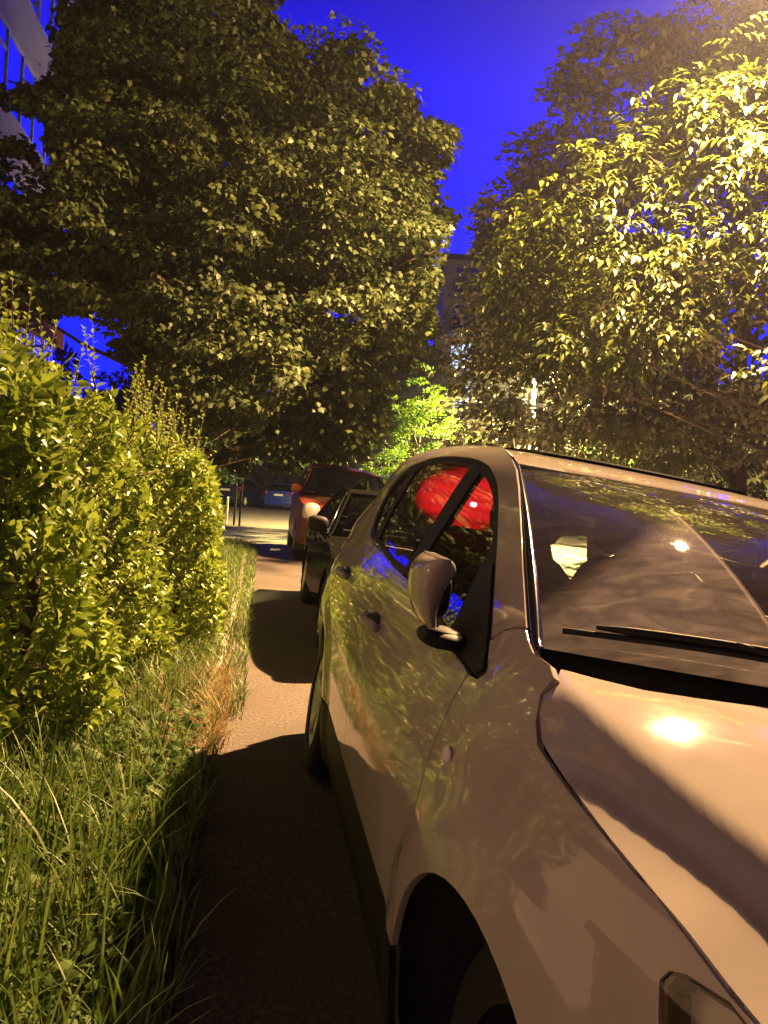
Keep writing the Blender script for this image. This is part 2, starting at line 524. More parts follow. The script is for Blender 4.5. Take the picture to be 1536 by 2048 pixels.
    # door handles
    for (s0, s1, z0, dr) in ((1.27, 1.48, .925, fdo), (2.12, 2.31, .985, rdo)):
        mb = MB()
        n = 9
        pts = []
        for i in range(n):
            t = i/(n-1); s = s0+(s1-s0)*t
            pts.append((-sg*(hero_W(s, z0+.012*t)-.006+.042*math.sin(math.pi*min(max(t, .06), .94))**.6), s, z0+.012*t))
        mb.tube(pts, [.012, .014]+[.015]*(n-4)+[.014, .012], 10)
        h = mb.build('handle', M['paint'], dr, True)
        cup = MB().blob((-sg*(hero_W((s0+s1)/2, z0)-.004), (s0+s1)/2, z0), (.007, .07, .034), p=2.4).build('handle_cup', M['black_plastic'], dr, True)
    # folded mirror
    lv = [(1.052, .866, .882), (1.058, .861, .890), (1.072, .863, .900), (1.089, .866, .909), (1.110, .862, .917), (1.139, .857, .924), (1.165, .846, .924),
          (1.183, .839, .918), (1.198, .846, .908), (1.206, .860, .896)]
    v, f = [], []
    for z, wi, wo in lv:
        wm = (wi+wo)/2; h = (wo-wi)/2
        for w_, s_ in ((wi, .575), (wi+.10*h, .548), (wi+.4*h, .526), (wm, .516), (wo-.5*h, .518), (wo-.15*h, .535), (wo, .57), (wo+.002, .63), (wo-.006, .70), (wo-.02, .755), (wm, .765), (wi-.004, .74)):
            v.append((-sg*w_, s_+(1.13-z)*.12, z))
    K = 12
    f = [(i*K+j, i*K+(j+1) % K, (i+1)*K+(j+1) % K, (i+1)*K+j) for i in range(len(lv)-1) for j in range(K)]+[tuple(range(K)), tuple((len(lv)-1)*K+j for j in range(K))[::-1]]
    mir = mesh_obj('side_mirror', v, f, M['paint'], car, True)
    sb = mir.modifiers.new('soft', 'SUBSURF'); sb.levels = sb.render_levels = 2
    ed = MB()
    ed.blob((-sg*.848, .665, 1.120), (.020, .080, .054), 16, 10, 3)
    ed.build('mirror_housing', M['black_plastic'], mir, True)
    ft = MB()
    ft.blob((-sg*.845, .56, 1.035), (.055, .085, .022), 14, 8, 2.4)
    ft.tube([(-sg*.90, .50, 1.046), (-sg*.83, .52, 1.040), (-sg*.79, .54, 1.03)], [.014, .018, .02], 8)
    ft.build('mirror_foot', M['black_plastic'], mir, True)
    sail = [(.345, 1.010), (.325, 1.024), (.36, 1.05), (.44, 1.094), (.589, 1.172), (.66, 1.21), (.645, 1.03), (.55, 1.019), (.45, 1.012)]
    panel('mirror_sail', sail, side(sg, -.004), M['black_plastic'], car, step=st, out=(-sg, 0, 0), flange=.012).parent = mir


hero_side(1, .022)
hero_side(-1, .05)

# --- hood
_hs = np.array([-.95, -.9, -.75, -.6, -.44, -.38, -.28, -.16, -.08, 0., .04, .08, .16])
_Ew = np.array([.47, .53, .64, .715, .764, .776, .792, .807, .813, .813, .806, .788, .77])
_Ez = np.array([.74, .775, .82, .858, .896, .915, .934, .957, .971, .987, 1.015, 1.060, 1.078])
_Dw = np.array([.34, .40, .495, .585, .668, .695, .730, .766, .785, .797, .797, .783, .76])
_Dz = np.array([.775, .812, .862, .897, .927, .941, .959, .982, .996, 1.010, 1.028, 1.064, 1.080])
_Bw = np.array([.30, .36, .46, .55, .638, .664, .700, .738, .760, .778, .781, .768, .74])
_Bz = np.array([.805, .847, .905, .942, .972, .985, 1.003, 1.029, 1.045, 1.061, 1.067, 1.075, 1.085])
_Cz = np.array([.87, .91, .968, 1.010, 1.044, 1.056, 1.074, 1.095, 1.106, 1.113, 1.114, 1.115, 1.118])
_HT = np.linspace(-.95, .16, 112)
_HU = np.linspace(0, 1.06, 140)
_HZ = []
for s_ in _HT:
    q = [float(np.interp(s_, _hs, a)) for a in (_Bw, _Bz, _Dw, _Dz, _Ew, _Ez, _Cz)]
    bw, bz, dw, dz, ew, ez, cz = q
    sl_ = (dz-ez)/max(ew-dw, .004)
    xs = [0, bw*.35, bw*.75, bw, dw, ew, ew*1.06]
    ys = [cz, cz-.08*(cz-bz), cz-.48*(cz-bz), bz, dz, ez, ez-sl_*.06*ew]
    tt, yy = smooth_table(xs, ys, .009, 0, ew*1.06, 140)
    _HZ.append(yy)
_HZ = np.array(_HZ)
for _ in range(14):
    _HZ[1:-1] = _HZ[1:-1]*.5+(_HZ[:-2]+_HZ[2:])*.25


def hood_z(s, w):
    w = abs(w)
    ew = float(np.interp(s, _hs, _Ew))
    a = (s-_HT[0])/(_HT[-1]-_HT[0])*(len(_HT)-1); a = min(max(a, 0), len(_HT)-1.001)
    b = w/(ew*1.06)*139; b = min(max(b, 0), 138.999)
    i, j = int(a), int(b); fa, fb = a-i, b-j
    return (_HZ[i, j]*(1-fa)+_HZ[i+1, j]*fa)*(1-fb)+(_HZ[i, j+1]*(1-fa)+_HZ[i+1, j+1]*fa)*fb


_edge = [(.066, .779), (.069, .792), (.039, .805), (-.003, .812), (-.079, .810), (-.16, .804), (-.228, .797), (-.284, .789), (-.332, .782), (-.38, .773),
         (-.442, .761), (-.52, .742), (-.60, .713), (-.70, .665), (-.80, .605), (-.88, .545)]
_rear = [(-.03, 0), (-.026, .25), (-.02, .40), (-.012, .50), (.001, .579), (.030, .647), (.081, .709), (.120, .750)]
hp = _edge + [(-.93, .42), (-.95, .2), (-.955, 0)]
hood_poly = [(s, w) for s, w in _rear] + hp
hood_poly = [(s, w) for s, w in hood_poly] + [(s, -w) for s, w in (_rear+hp)[::-1] if w > 0]
panel('hood', hood_poly, lambda s, w: (-w, s, hood_z(s, w)), M['paint'], car, step=.0105, out=(0, 0, 1), flange=.02, e=.014)

# --- windscreen
def ws_base(u):
    w = .756*u
    return Vector((-w, .20-.26*(1-u*u), 1.098+.030*(1-u*u)))
def ws_top(u):
    w = .553*u
    return Vector((-w, 1.135-.09*(1-u*u), 1.478+.014*(1-u*u)))
def ws(u, v, d=0.):
    a, b = ws_base(u), ws_top(u)
    p = a.lerp(b, v)
    n = Vector((-.25*u, -.36, .93)).normalized()
    p += n*(.055*4*v*(1-v)*(1-.5*u*u)+d)
    return tuple(p)


def dusty(nt, ms):
    """film of dirt that the wipers leave: a wedge beside a straight sweep line, made paler to lift the dim sunshade, in the pane's own coordinates"""
    at = nt.nodes.new('ShaderNodeUVMap')
    sp = nt.nodes.new('ShaderNodeSeparateXYZ')
    nt.links.new(at.outputs['UV'], sp.inputs[0])
    def math_(op, a, b=None):
        n = nt.nodes.new('ShaderNodeMath'); n.operation = op
        for i, x in enumerate((a, b)):
            if x is None: continue
            if isinstance(x, (int, float)): n.inputs[i].default_value = x
            else: nt.links.new(x, n.inputs[i])
        return n.outputs[0]
    U, V = sp.outputs['X'], sp.outputs['Y']
    # sweep edge near U = .49; the unwiped wedge lies outboard of it, below a slanting top edge
    e = math_('SUBTRACT', U, math_('ADD', .487, math_('MULTIPLY', math_('SUBTRACT', V, .4), -.03)))
    line = math_('SUBTRACT', 1., math_('MULTIPLY', math_('ABSOLUTE', e), 95.))
    line = math_('MULTIPLY', math_('MAXIMUM', line, 0.), math_('LESS_THAN', V, .665))
    slope = math_('SUBTRACT', .665, math_('MULTIPLY', e, 1.05))
    mr = nt.nodes.new('ShaderNodeMapRange'); mr.inputs['From Min'].default_value = -.02; mr.inputs['From Max'].default_value = .10
    nt.links.new(math_('SUBTRACT', slope, V), mr.inputs['Value'])
    wedge = math_('MULTIPLY', math_('GREATER_THAN', e, 0.), mr.outputs['Result'])  # pale wedge also brightens the dim sunshade behind the glass
    tc = nt.nodes.new('ShaderNodeTexCoord')
    mp = nt.nodes.new('ShaderNodeMapping'); mp.inputs['Scale'].default_value = (5, 16, 16); mp.inputs['Rotation'].default_value = (0, 0, .5)
    nt.links.new(tc.outputs['Object'], mp.inputs['Vector'])
    n = nt.nodes.new('ShaderNodeTexNoise'); n.inputs['Scale'].default_value = 1.3; n.inputs['Detail'].default_value = 8; n.inputs['Distortion'].default_value = 1.2
    nt.links.new(mp.outputs['Vector'], n.inputs['Vector'])
    nz = math_('POWER', n.outputs['Fac'], 2.2)
    f = math_('ADD', math_('MULTIPLY', math_('MULTIPLY', wedge, math_('ADD', nz, .12)), .50), math_('MULTIPLY', line, .30))
    f = math_('ADD', f, math_('ADD', math_('MULTIPLY', nz, .06), .02))
    df = nt.nodes.new('ShaderNodeBsdfDiffuse'); df.inputs['Color'].default_value = (.62, .54, .55, 1)
    m2 = nt.nodes.new('ShaderNodeMixShader')
    nt.links.new(f, m2.inputs['Fac'])
    nt.links.new(ms.outputs[0], m2.inputs[1])
    nt.links.new(df.outputs[0], m2.inputs[2])
    return m2


M['windscreen'] = glass_mat('windscreen_glass', (.84, .86, .84), .75, dust=dusty)
wp = [(-1, 0), (-.5, 0), (0, 0), (.5, 0), (1, 0), (1, .5), (1, 1), (.5, 1), (0, 1), (-.5, 1), (-1, 1), (-1, .5)]
wsh = panel('windscreen', wp, lambda u, v: ws(u, v), M['windscreen'], car, step=.05, out=(0, -.4, 1), flange=0)
uvl = wsh.data.uv_layers.new(name='UVMap')
def ws_uv(co):
    # invert on the chord: v from y/z, u from x
    best = None
    v = min(max((co[2]-1.105)/.38, 0), 1)
    for _ in range(12):
        u = -co[0]/(.756+(.553-.756)*v)
        a, b = ws_base(u), ws_top(u)
        v = min(max((co[1]-a.y)/(b.y-a.y), -.1), 1.1)
    return u, v
_uvs = [ws_uv(v.co) for v in wsh.data.vertices]
for lp in wsh.data.loops: uvl.data[lp.index].uv = _uvs[lp.vertex_index]
# printed black border inside the glass
bp_in = [(-.95, .06), (0, .05), (.95, .06), (.945, .93), (.5, .945), (0, .945), (-.5, .945), (-.945, .93)]
panel('windscreen_border', wp, lambda u, v: ws(u, v, -.006), M['black_gloss'], car, step=.06, out=(0, -.4, 1), flange=0, holes=[bp_in]).parent = wsh

# trim strips between pillar and glass, both sides
for sg in (1, -1):
    mb = MB(); rows = []
    for i in range(30):
        t = i/29
        s = .150+(1.24-.150)*t
        z = float(np.interp(s, [p[0] for p in AOUT], [p[1] for p in AOUT])); w = hero_W(s, z)
        g_ = ws(sg*1.0, min(max((s-.2)/(1.135-.2), 0), 1))
        A = Vector((-sg*w, s, z)); B = Vector(g_)
        nrm = Vector((-sg*.35, -.3, .9)).normalized()
        rows.append([A-nrm*.012, A-nrm*.006+(B-A)*.18, A.lerp(B, .45)+nrm*.004, A.lerp(B, .72)+nrm*.006, B+nrm*.002+(B-A)*.05, B-nrm*.01+(B-A)*.2])
    v = [p for r in rows for p in r]; k = 6
    f = [(i*k+j, i*k+j+1, (i+1)*k+j+1, (i+1)*k+j) for i in range(29) for j in range(k-1)]
    mesh_obj('windscreen_trim', v, f, M['black_gloss'], car, True)

# --- cowl, wipers
def cowl_pt(u, v):
    a = ws_base(u)+Vector((0, .03, -.004))
    r = np.array(_rear)[::-1]
    w = .756*abs(u)
    s = float(np.interp(w, [p[1] for p in _rear], [p[0] for p in _rear]))
    b = Vector((-math.copysign(w, u), s-.01, hood_z(s, w)-.018))
    p = a.lerp(b, v); p.z -= .018*math.sin(math.pi*v)
    return tuple(p)
panel('cowl', [(-1, 0), (-.5, 0), (0, 0), (.5, 0), (1, 0), (1, 1), (.5, 1), (0, 1), (-.5, 1), (-1, 1)], cowl_pt, M['black_plastic'], car, step=.06, out=(0, 0, 1), flange=0)
for (u0, u1, v0, v1, up) in ((.96, .30, .035, .03, .82), (.27, -.62, .02, .03, -.30)):
    mb = MB()
    pts = [Vector(ws(u0+(u1-u0)*i/10, v0+(v1-v0)*i/10+.012*math.sin(i/10*math.pi), .018)) for i in range(11)]
    mb.tube(pts, .006, 6)
    mb.tube([p+Vector((0, .006, .012)) for p in pts[1:-1]], [.004]+[.008]*7+[.004], 6)
    w_ = mb.build('wiper', M['black_plastic'], car, True)
    piv = Vector(cowl_pt(u1-.04, .5))+Vector((0, 0, .015))
    ab = MB().tube([piv, piv.lerp(pts[6], .45)+Vector((0, 0, .022)), pts[5]+Vector((0, 0, .016))], [.014, .009, .005], 8)
    ab.build('wiper_arm', M['black_plastic'], w_, True)

# --- roof
_rs = [1.02, 1.25, 1.5, 1.8, 2.2, 2.6, 2.9, 3.15, 3.3]
_rc = [1.482, 1.532, 1.575, 1.607, 1.625, 1.615, 1.58, 1.53, 1.48]
_RT, _RC = smooth_table(_rs, _rc, .06, 1.0, 3.3)
_ra = np.array(AOUT)
def roof_edge(s):
    z = float(np.interp(s, _ra[:, 0], _ra[:, 1]))
    return hero_W(s, z), z
def roof_pt(u, v):
    s0 = 1.140-.09*(1-u*u)
    s = s0+(3.22+.10*(1-u*u)-s0)*v
    ew, ez = roof_edge(max(s, 1.1))
    ew -= .012
    c = float(np.interp(s, _RT, _RC))
    k = abs(u)
    z = ez-.002+(c-ez)*(1-k**2.2)
    return (-ew*u, s, z)
rp = [(-1, 0), (-.5, 0), (0, 0), (.5, 0), (1, 0), (1, 1), (0, 1), (-1, 1)]
gl_ = [(-.72, .17), (0, .165), (.72, .17), (.72, .80), (-.72, .80)]
rf = panel('roof', rp, roof_pt, M['paint'], car, step=.03, out=(0, 0, 1), flange=.015, holes=[gl_])
panel('glass_roof', gl_, lambda u, v: tuple(Vector(roof_pt(u, v))+Vector((0, 0, .010))), M['black_gloss'], car, step=.04, out=(0, 0, 1), flange=.02).parent = rf
panel('headliner', rp, lambda u, v: tuple(Vector(roof_pt(u*.97, .02+v*.96))+Vector((0, 0, -.03))), M['visor'], car, step=.08, out=(0, 0, -1), flange=0)
for sg in (1, -1):     # drip groove
    mb = MB()
    pts = []
    for i in range(40):
        s = 1.20+(3.1-1.20)*i/39
        w, z = roof_edge(s); pts.append((-sg*(w-.006), s, z-.004))
    mb.tube(pts, .007, 6).build('drip_rail', M['black_plastic'], car, True)
MB().tube([(0, 2.95, 1.575), (0, 3.02, 1.70), (0, 3.10, 1.78)], [.012, .005, .003], 6).build('aerial', M['black_plastic'], car, True)

# --- tailgate with its window, bumpers
def tail_pt(w, z):
    s = 3.44-.10*(abs(w)/.8)**3
    if z > 1.0: s -= .36*((z-1.0)/.52)**1.6
    if z < .6: s += .03
    return (-w, s, z)
tg = [(-.78, .55), (.78, .55), (.80, .95), (.74, 1.2), (.60, 1.47), (0, 1.53), (-.60, 1.47), (-.74, 1.2), (-.80, .95)]
tw = [(-.66, 1.08), (.66, 1.08), (.63, 1.2), (.53, 1.42), (0, 1.46), (-.53, 1.42), (-.63, 1.2)]
tgo = panel('tailgate', tg, tail_pt, M['paint'], car, step=.06, out=(0, 1, .3), holes=[tw])
panel('tail_window', tw, lambda w, z: tuple(Vector(tail_pt(w, z))+Vector((0, -.006, 0))), M['glass'], car, step=.08, out=(0, 1, .3), flange=0)
for sg in (1, -1):
    MB().blob((-sg*.735, 3.35, .97), (.055, .07, .13), 14, 10, 3).build('tail_lamp', M['red_lens'], car, True)
def bump_f(w, z):
    return (-w, -.985+.30*(abs(w)/.74)**2.6-.03*math.sin(math.pi*min(max((z-.2)/.6, 0), 1)), z)
bf = [(-.735, .22), (.735, .22), (.745, .50), (.72, .69), (.60, .72), (.50, .80), (0, .83), (-.50, .80), (-.60, .72), (-.72, .69), (-.745, .50)]
gr = [(-.45, .60), (.45, .60), (.48, .76), (-.48, .76)]
bfo = panel('front_bumper', bf, bump_f, M['paint'], car, step=.05, out=(0, -1, 0), holes=[gr])
panel('grille', gr, lambda w, z: tuple(Vector(bump_f(w, z))+Vector((0, .02, 0))), M['black_plastic'], car, step=.08, out=(0, -1, 0), flange=0)
panel('rear_bumper', [(-.80, .25), (.80, .25), (.82, .545), (-.82, .545)], lambda w, z: (-w, 3.47-.12*(abs(w)/.8)**3, z), M['paint'], car, step=.08, out=(0, 1, 0))

# --- underbody and cabin shell (keeps the lamp light out of the car's belly)
ub = MB()
ub.box(-.60, .60, -.80, .45, .24, .30)
ub.box(-.74, .74, .45, 3.28, .24, .30)
ub.box(-.50, .50, -.80, .60, .30, .80)
ub.box(-.74, .74, .62, .70, .30, .98)
ub.box(-.78, .78, 3.02, 3.10, .30, .95)
for s_ in (.78, 1.3, 1.8, 2.1):
    pass
ub.build('underbody', M['liner'], car)
for sg in (1, -1):
    lb = MB()
    rows = []
    for i in range(26):
        s = .66+(3.1-.66)*i/25
        for z in (.30, .55, .75, .90, 1.0):
            rows.append((-sg*(hero_W(s, z)-.06-(.0)), s, min(z, .93+.06*(s-.6))))
    lb.add(rows, [(i*5+j, i*5+j+1, (i+1)*5+j+1, (i+1)*5+j) for i in range(25) for j in range(4)])
    lb.build('door_lining', M['liner'], car, True)
    for ax in (0., 2.63):    # wheel house
        wb = MB()
        pr = [(.0, .44), (-.30, .44)]
        n = 24; v = []
        for x in (-sg*.885 if False else -sg*.862, -sg*.56):
            for k in range(n+1):
                t = math.radians(-25)+math.radians(230)*k/n
                s_, z_ = ax+.43*math.cos(t), .345+.43*math.sin(t)
                v.append((-sg*min(abs(x), hero_W(s_, z_)-.03), s_, z_))
        f = [(k, k+1, n+2+k, n+1+k) for k in range(n)]
        f.append(tuple(range(n+1, 2*n+2)))
        wb.add(v, f)
        wb.build('wheel_arch_liner', M['liner'], car, False)

# --- wheels
def wheel(parent, x, s, z, sg, r=.343, w=.215, rim=.225, spokes=5, rimmat='alloy'):
    tp = [(-w/2, rim-.01), (-w/2, r-.035), (-w/2+.025, r-.006), (-w*.2, r), (w*.2, r), (w/2-.025, r-.006), (w/2, r-.035), (w/2, rim-.01)]
    o = bpy.data.objects.new('wheel', None); o.empty_display_size = .1
    o.location = (x, s, z); link(o, parent)
    MB().lathe(tp, 40, 'x').build('tyre', M['rubber'], o, True)
    rb = MB()
    e = -sg     # outer side along x
    rb.lathe([(e*w*.46, rim-.004), (e*w*.47, rim+.004), (e*w*.44, rim-.018), (e*w*.2, rim-.035), (-e*w*.4, rim-.03)], 40, 'x')
    rb.lathe([(e*w*.36, .001), (e*w*.36, .05), (e*w*.30, .06), (e*w*.1, .06)], 20, 'x')
    for k in range(spokes):
        t = 2*math.pi*k/spokes+.3
        for dt in (-.13, .13):
            a = Vector((e*w*.33, .045*math.cos(t), .045*math.sin(t)))
            b = Vector((e*w*.40, (rim-.02)*math.cos(t+dt), (rim-.02)*math.sin(t+dt)))
            rb.tube([a, a.lerp(b, .5)+Vector((e*.004, 0, 0)), b], [.020, .017, .016], 6)
    rb.build('rim', M[rimmat], o, True)
    MB().lathe([(e*w*.12, .001), (e*w*.12, .12), (e*w*.02, .14), (e*w*.0, .001)], 20, 'x').build('brake_disc', M['iron'], o, True)
    return o
for sg in (1, -1):
    for ax in (0., 2.63):
        wo = wheel(car, -sg*(.752 if ax else .635), ax, .343, sg, rimmat='alloy' if ax else 'iron')  # front rims take a dark colour in place of wheel-arch shade
        if not ax: wo.rotation_euler = (0, 0, R(4))

# --- cabin
def seat_at(x, s, zb=.58, rear=False, name='seat'):
    mb = MB()
    mb.blob((x, s, zb), (.26, .27, .10), 18, 10, 3.2)
    mb.blob((x, s+.30, zb+.30), (.25, .10, .36), 18, 12, 3.0, lambda a, b, c: (a*(1-.18*max(c, 0)/.36), b+.20*c, c))
    o = mb.build(name, M['seat'], car, True)
    hb = MB().blob((x, s+.385, zb+.76), (.135, .055, .095), 16, 10, 2.6)
    hb.build('headrest', M['seat'], o, True)
    return o
for x in (-.37, .37): seat_at(x, 1.16)
for x in (-.38, .38): seat_at(x, 2.02, .60, True, 'rear_seat')
db = MB()
db.blob((0, .56, .93), (.74, .26, .13), 24, 12, 3)
db.blob((.37, .74, 1.0), (.17, .10, .09), 14, 8, 2.6)
db.build('dashboard', M['liner'], car, True)
sw = MB()
ring = [Vector((.37+.185*math.cos(t), .88+.07*math.sin(t), .98+.165*math.sin(t))) for t in [2*math.pi*i/28 for i in range(29)]]
sw.tube(ring, .015, 8, False)
sw.tube([(.20, .88, .98), (.54, .88, .98)], .014, 6); sw.blob((.37, .885, .97), (.07, .03, .06))
sw.build('steering_wheel', M['liner'], car, True)
for sg in (1, -1):
    vis = lambda w, z: (-sg*w, 1.115+(1.44-z)*.35, z)
    vm = panel('sun_visor', [(.522, 1.437), (.449, 1.443), (.309, 1.452), (.166, 1.459), (.06, 1.462), (.06, 1.405), (.12, 1.386), (.216, 1.379), (.326, 1.373), (.435, 1.370), (.478, 1.380), (.506, 1.405)],
               vis, M['visor'], car, step=.03, out=(0, -1, 0), flange=.02)
    if sg > 0:
        panel('warning_label', [(.311, 1.437), (.215, 1.444), (.207, 1.433), (.144, 1.426), (.16, 1.405), (.293, 1.408)], lambda w, z: (-sg*w, 1.111+(1.44-z)*.35, z), M['label'], car, step=.03, out=(0, -1, 0), flange=0).parent = vm
MB().blob((0, .93, 1.375), (.12, .02, .038), 16, 8, 3).build('rear_view_mirror', M['black_plastic'], car, True)

# crumpled sunshade leaning behind the windscreen
shd = thing('sun_shade', 'crumpled silvery sunshade leaning behind the windscreen of the silver SUV, one straight pale edge', 'sunshade')
shd.location = car.location; shd.rotation_euler = car.rotation_euler
M['shade'] = mat('silver_shade', (.88, .84, .86), .6, 0, noise=(14, (.70, .66, .68)))
def shade_pt(u, v):
    k = .5+.5*math.sin(23*u+9*v+3*math.sin(11*v))
    d = -.060-.022*k-.012*math.sin(41*v+17*u)-.008*math.sin(90*u-60*v)-.05*max(0, u-.62)
    return ws(u, v, d)
panel('sheet', [(.505, .69), (.50, .40), (.505, .10), (.52, .02), (.72, .015), (.94, .02), (.925, .16), (.85, .34), (.70, .53), (.60, .62)], shade_pt, M['shade'], shd, step=.014, out=(0, -.4, 1), flange=.006, e=.004)
MB().tube([ws(.503+.004*math.sin(v_*9), v_, -.055) for v_ in np.linspace(.06, .69, 14)], .0045, 6).build('piping', M['label'], shd, True)

rl = thing('red_shape', 'glowing red rounded shape with white glints behind the rear side windows of the silver SUV', 'lamp')  # rounded red body that glows most where it faces the camera
M['red_glow'] = mat('red_glow_body', (.5, .01, .01), .12, coat=1, emit=(1., .012, .02), estr=.95)
_nt = M['red_glow'].node_tree
_tc = _nt.nodes.new('ShaderNodeTexCoord'); _wv = _nt.nodes.new('ShaderNodeTexWave'); _wv.inputs['Scale'].default_value = 7; _wv.inputs['Distortion'].default_value = 3; _wv.bands_direction = 'Z'
_mr = _nt.nodes.new('ShaderNodeMapRange'); _mr.inputs['To Min'].default_value = .8; _mr.inputs['To Max'].default_value = 1.1
_nt.links.new(_tc.outputs['Object'], _wv.inputs['Vector']); _nt.links.new(_wv.outputs['Fac'], _mr.inputs['Value'])
_lw = _nt.nodes.new('ShaderNodeLayerWeight'); _lw.inputs['Blend'].default_value = .5
_m2 = _nt.nodes.new('ShaderNodeMapRange'); _m2.inputs['From Min'].default_value = .08; _m2.inputs['From Max'].default_value = .75; _m2.inputs['To Min'].default_value = 1.0; _m2.inputs['To Max'].default_value = .05
_nt.links.new(_lw.outputs['Facing'], _m2.inputs['Value'])
_mm = _nt.nodes.new('ShaderNodeMath'); _mm.operation = 'MULTIPLY'
_nt.links.new(_mr.outputs['Result'], _mm.inputs[0]); _nt.links.new(_m2.outputs['Result'], _mm.inputs[1])
_nt.links.new(_mm.outputs[0], _nt.nodes['Principled BSDF'].inputs['Emission Strength'])
M['white_glow'] = mat('glowing_glint', (.9, .9, .9), .3, emit=(1, .95, .95), estr=1.6)  # glow standing in for white reflections on the red body


def carw(s, w, z):
    """silver car coordinates to world"""
    c, q = math.cos(RHO), math.sin(RHO)
    ww = .77+(w-.77)*c-z*q; zz = z*c+(w-.77)*q
    return Vector((.9488+math.sin(YAW)*s-math.cos(YAW)*ww, 1.3047+math.cos(YAW)*s+math.sin(YAW)*ww, zz))


rl.location = carw(2.08, .445, 1.385)
rl.rotation_euler = (0, RHO, -YAW)
MB().blob((0, 0, 0), (.225, .15, .13), 22, 14, 2.5, lambda x, y, z: (x+.25*z, y, z*(1.0 if z > 0 else .9))).build('lens', M['red_glow'], rl, True)
MB().lathe([(-.112, .001), (-.112, .17), (-.128, .175), (-.136, .15), (-.136, .001)], 28, 'z').build('base_ring', M['chrome'], rl, True)
MB().blob((.085, -.128, .062), (.030, .006, .007), 12, 8, 3).build('white_glint', M['white_glow'], rl, True)
MB().blob((-.02, -.150, -.02), (.014, .006, .010), 12, 8, 3).build('white_glint', M['white_glow'], rl, True)


# ------------------------------------------------------------------ the other cars
def clip_s(poly, s0, s1):
    def cut(p, inside, inter):
        o = []
        for i in range(len(p)):
            a, b = p[i-1], p[i]
            if inside(b):
                if not inside(a): o.append(inter(a, b))
                o.append(b)
            elif inside(a): o.append(inter(a, b))
        return o
    it = lambda v: (lambda a, b: (v, a[1]+(b[1]-a[1])*(v-a[0])/(b[0]-a[0])))
    p = cut(poly, lambda q: q[0] >= s0, it(s0))
    return cut(p, lambda q: q[0] <= s1, it(s1))


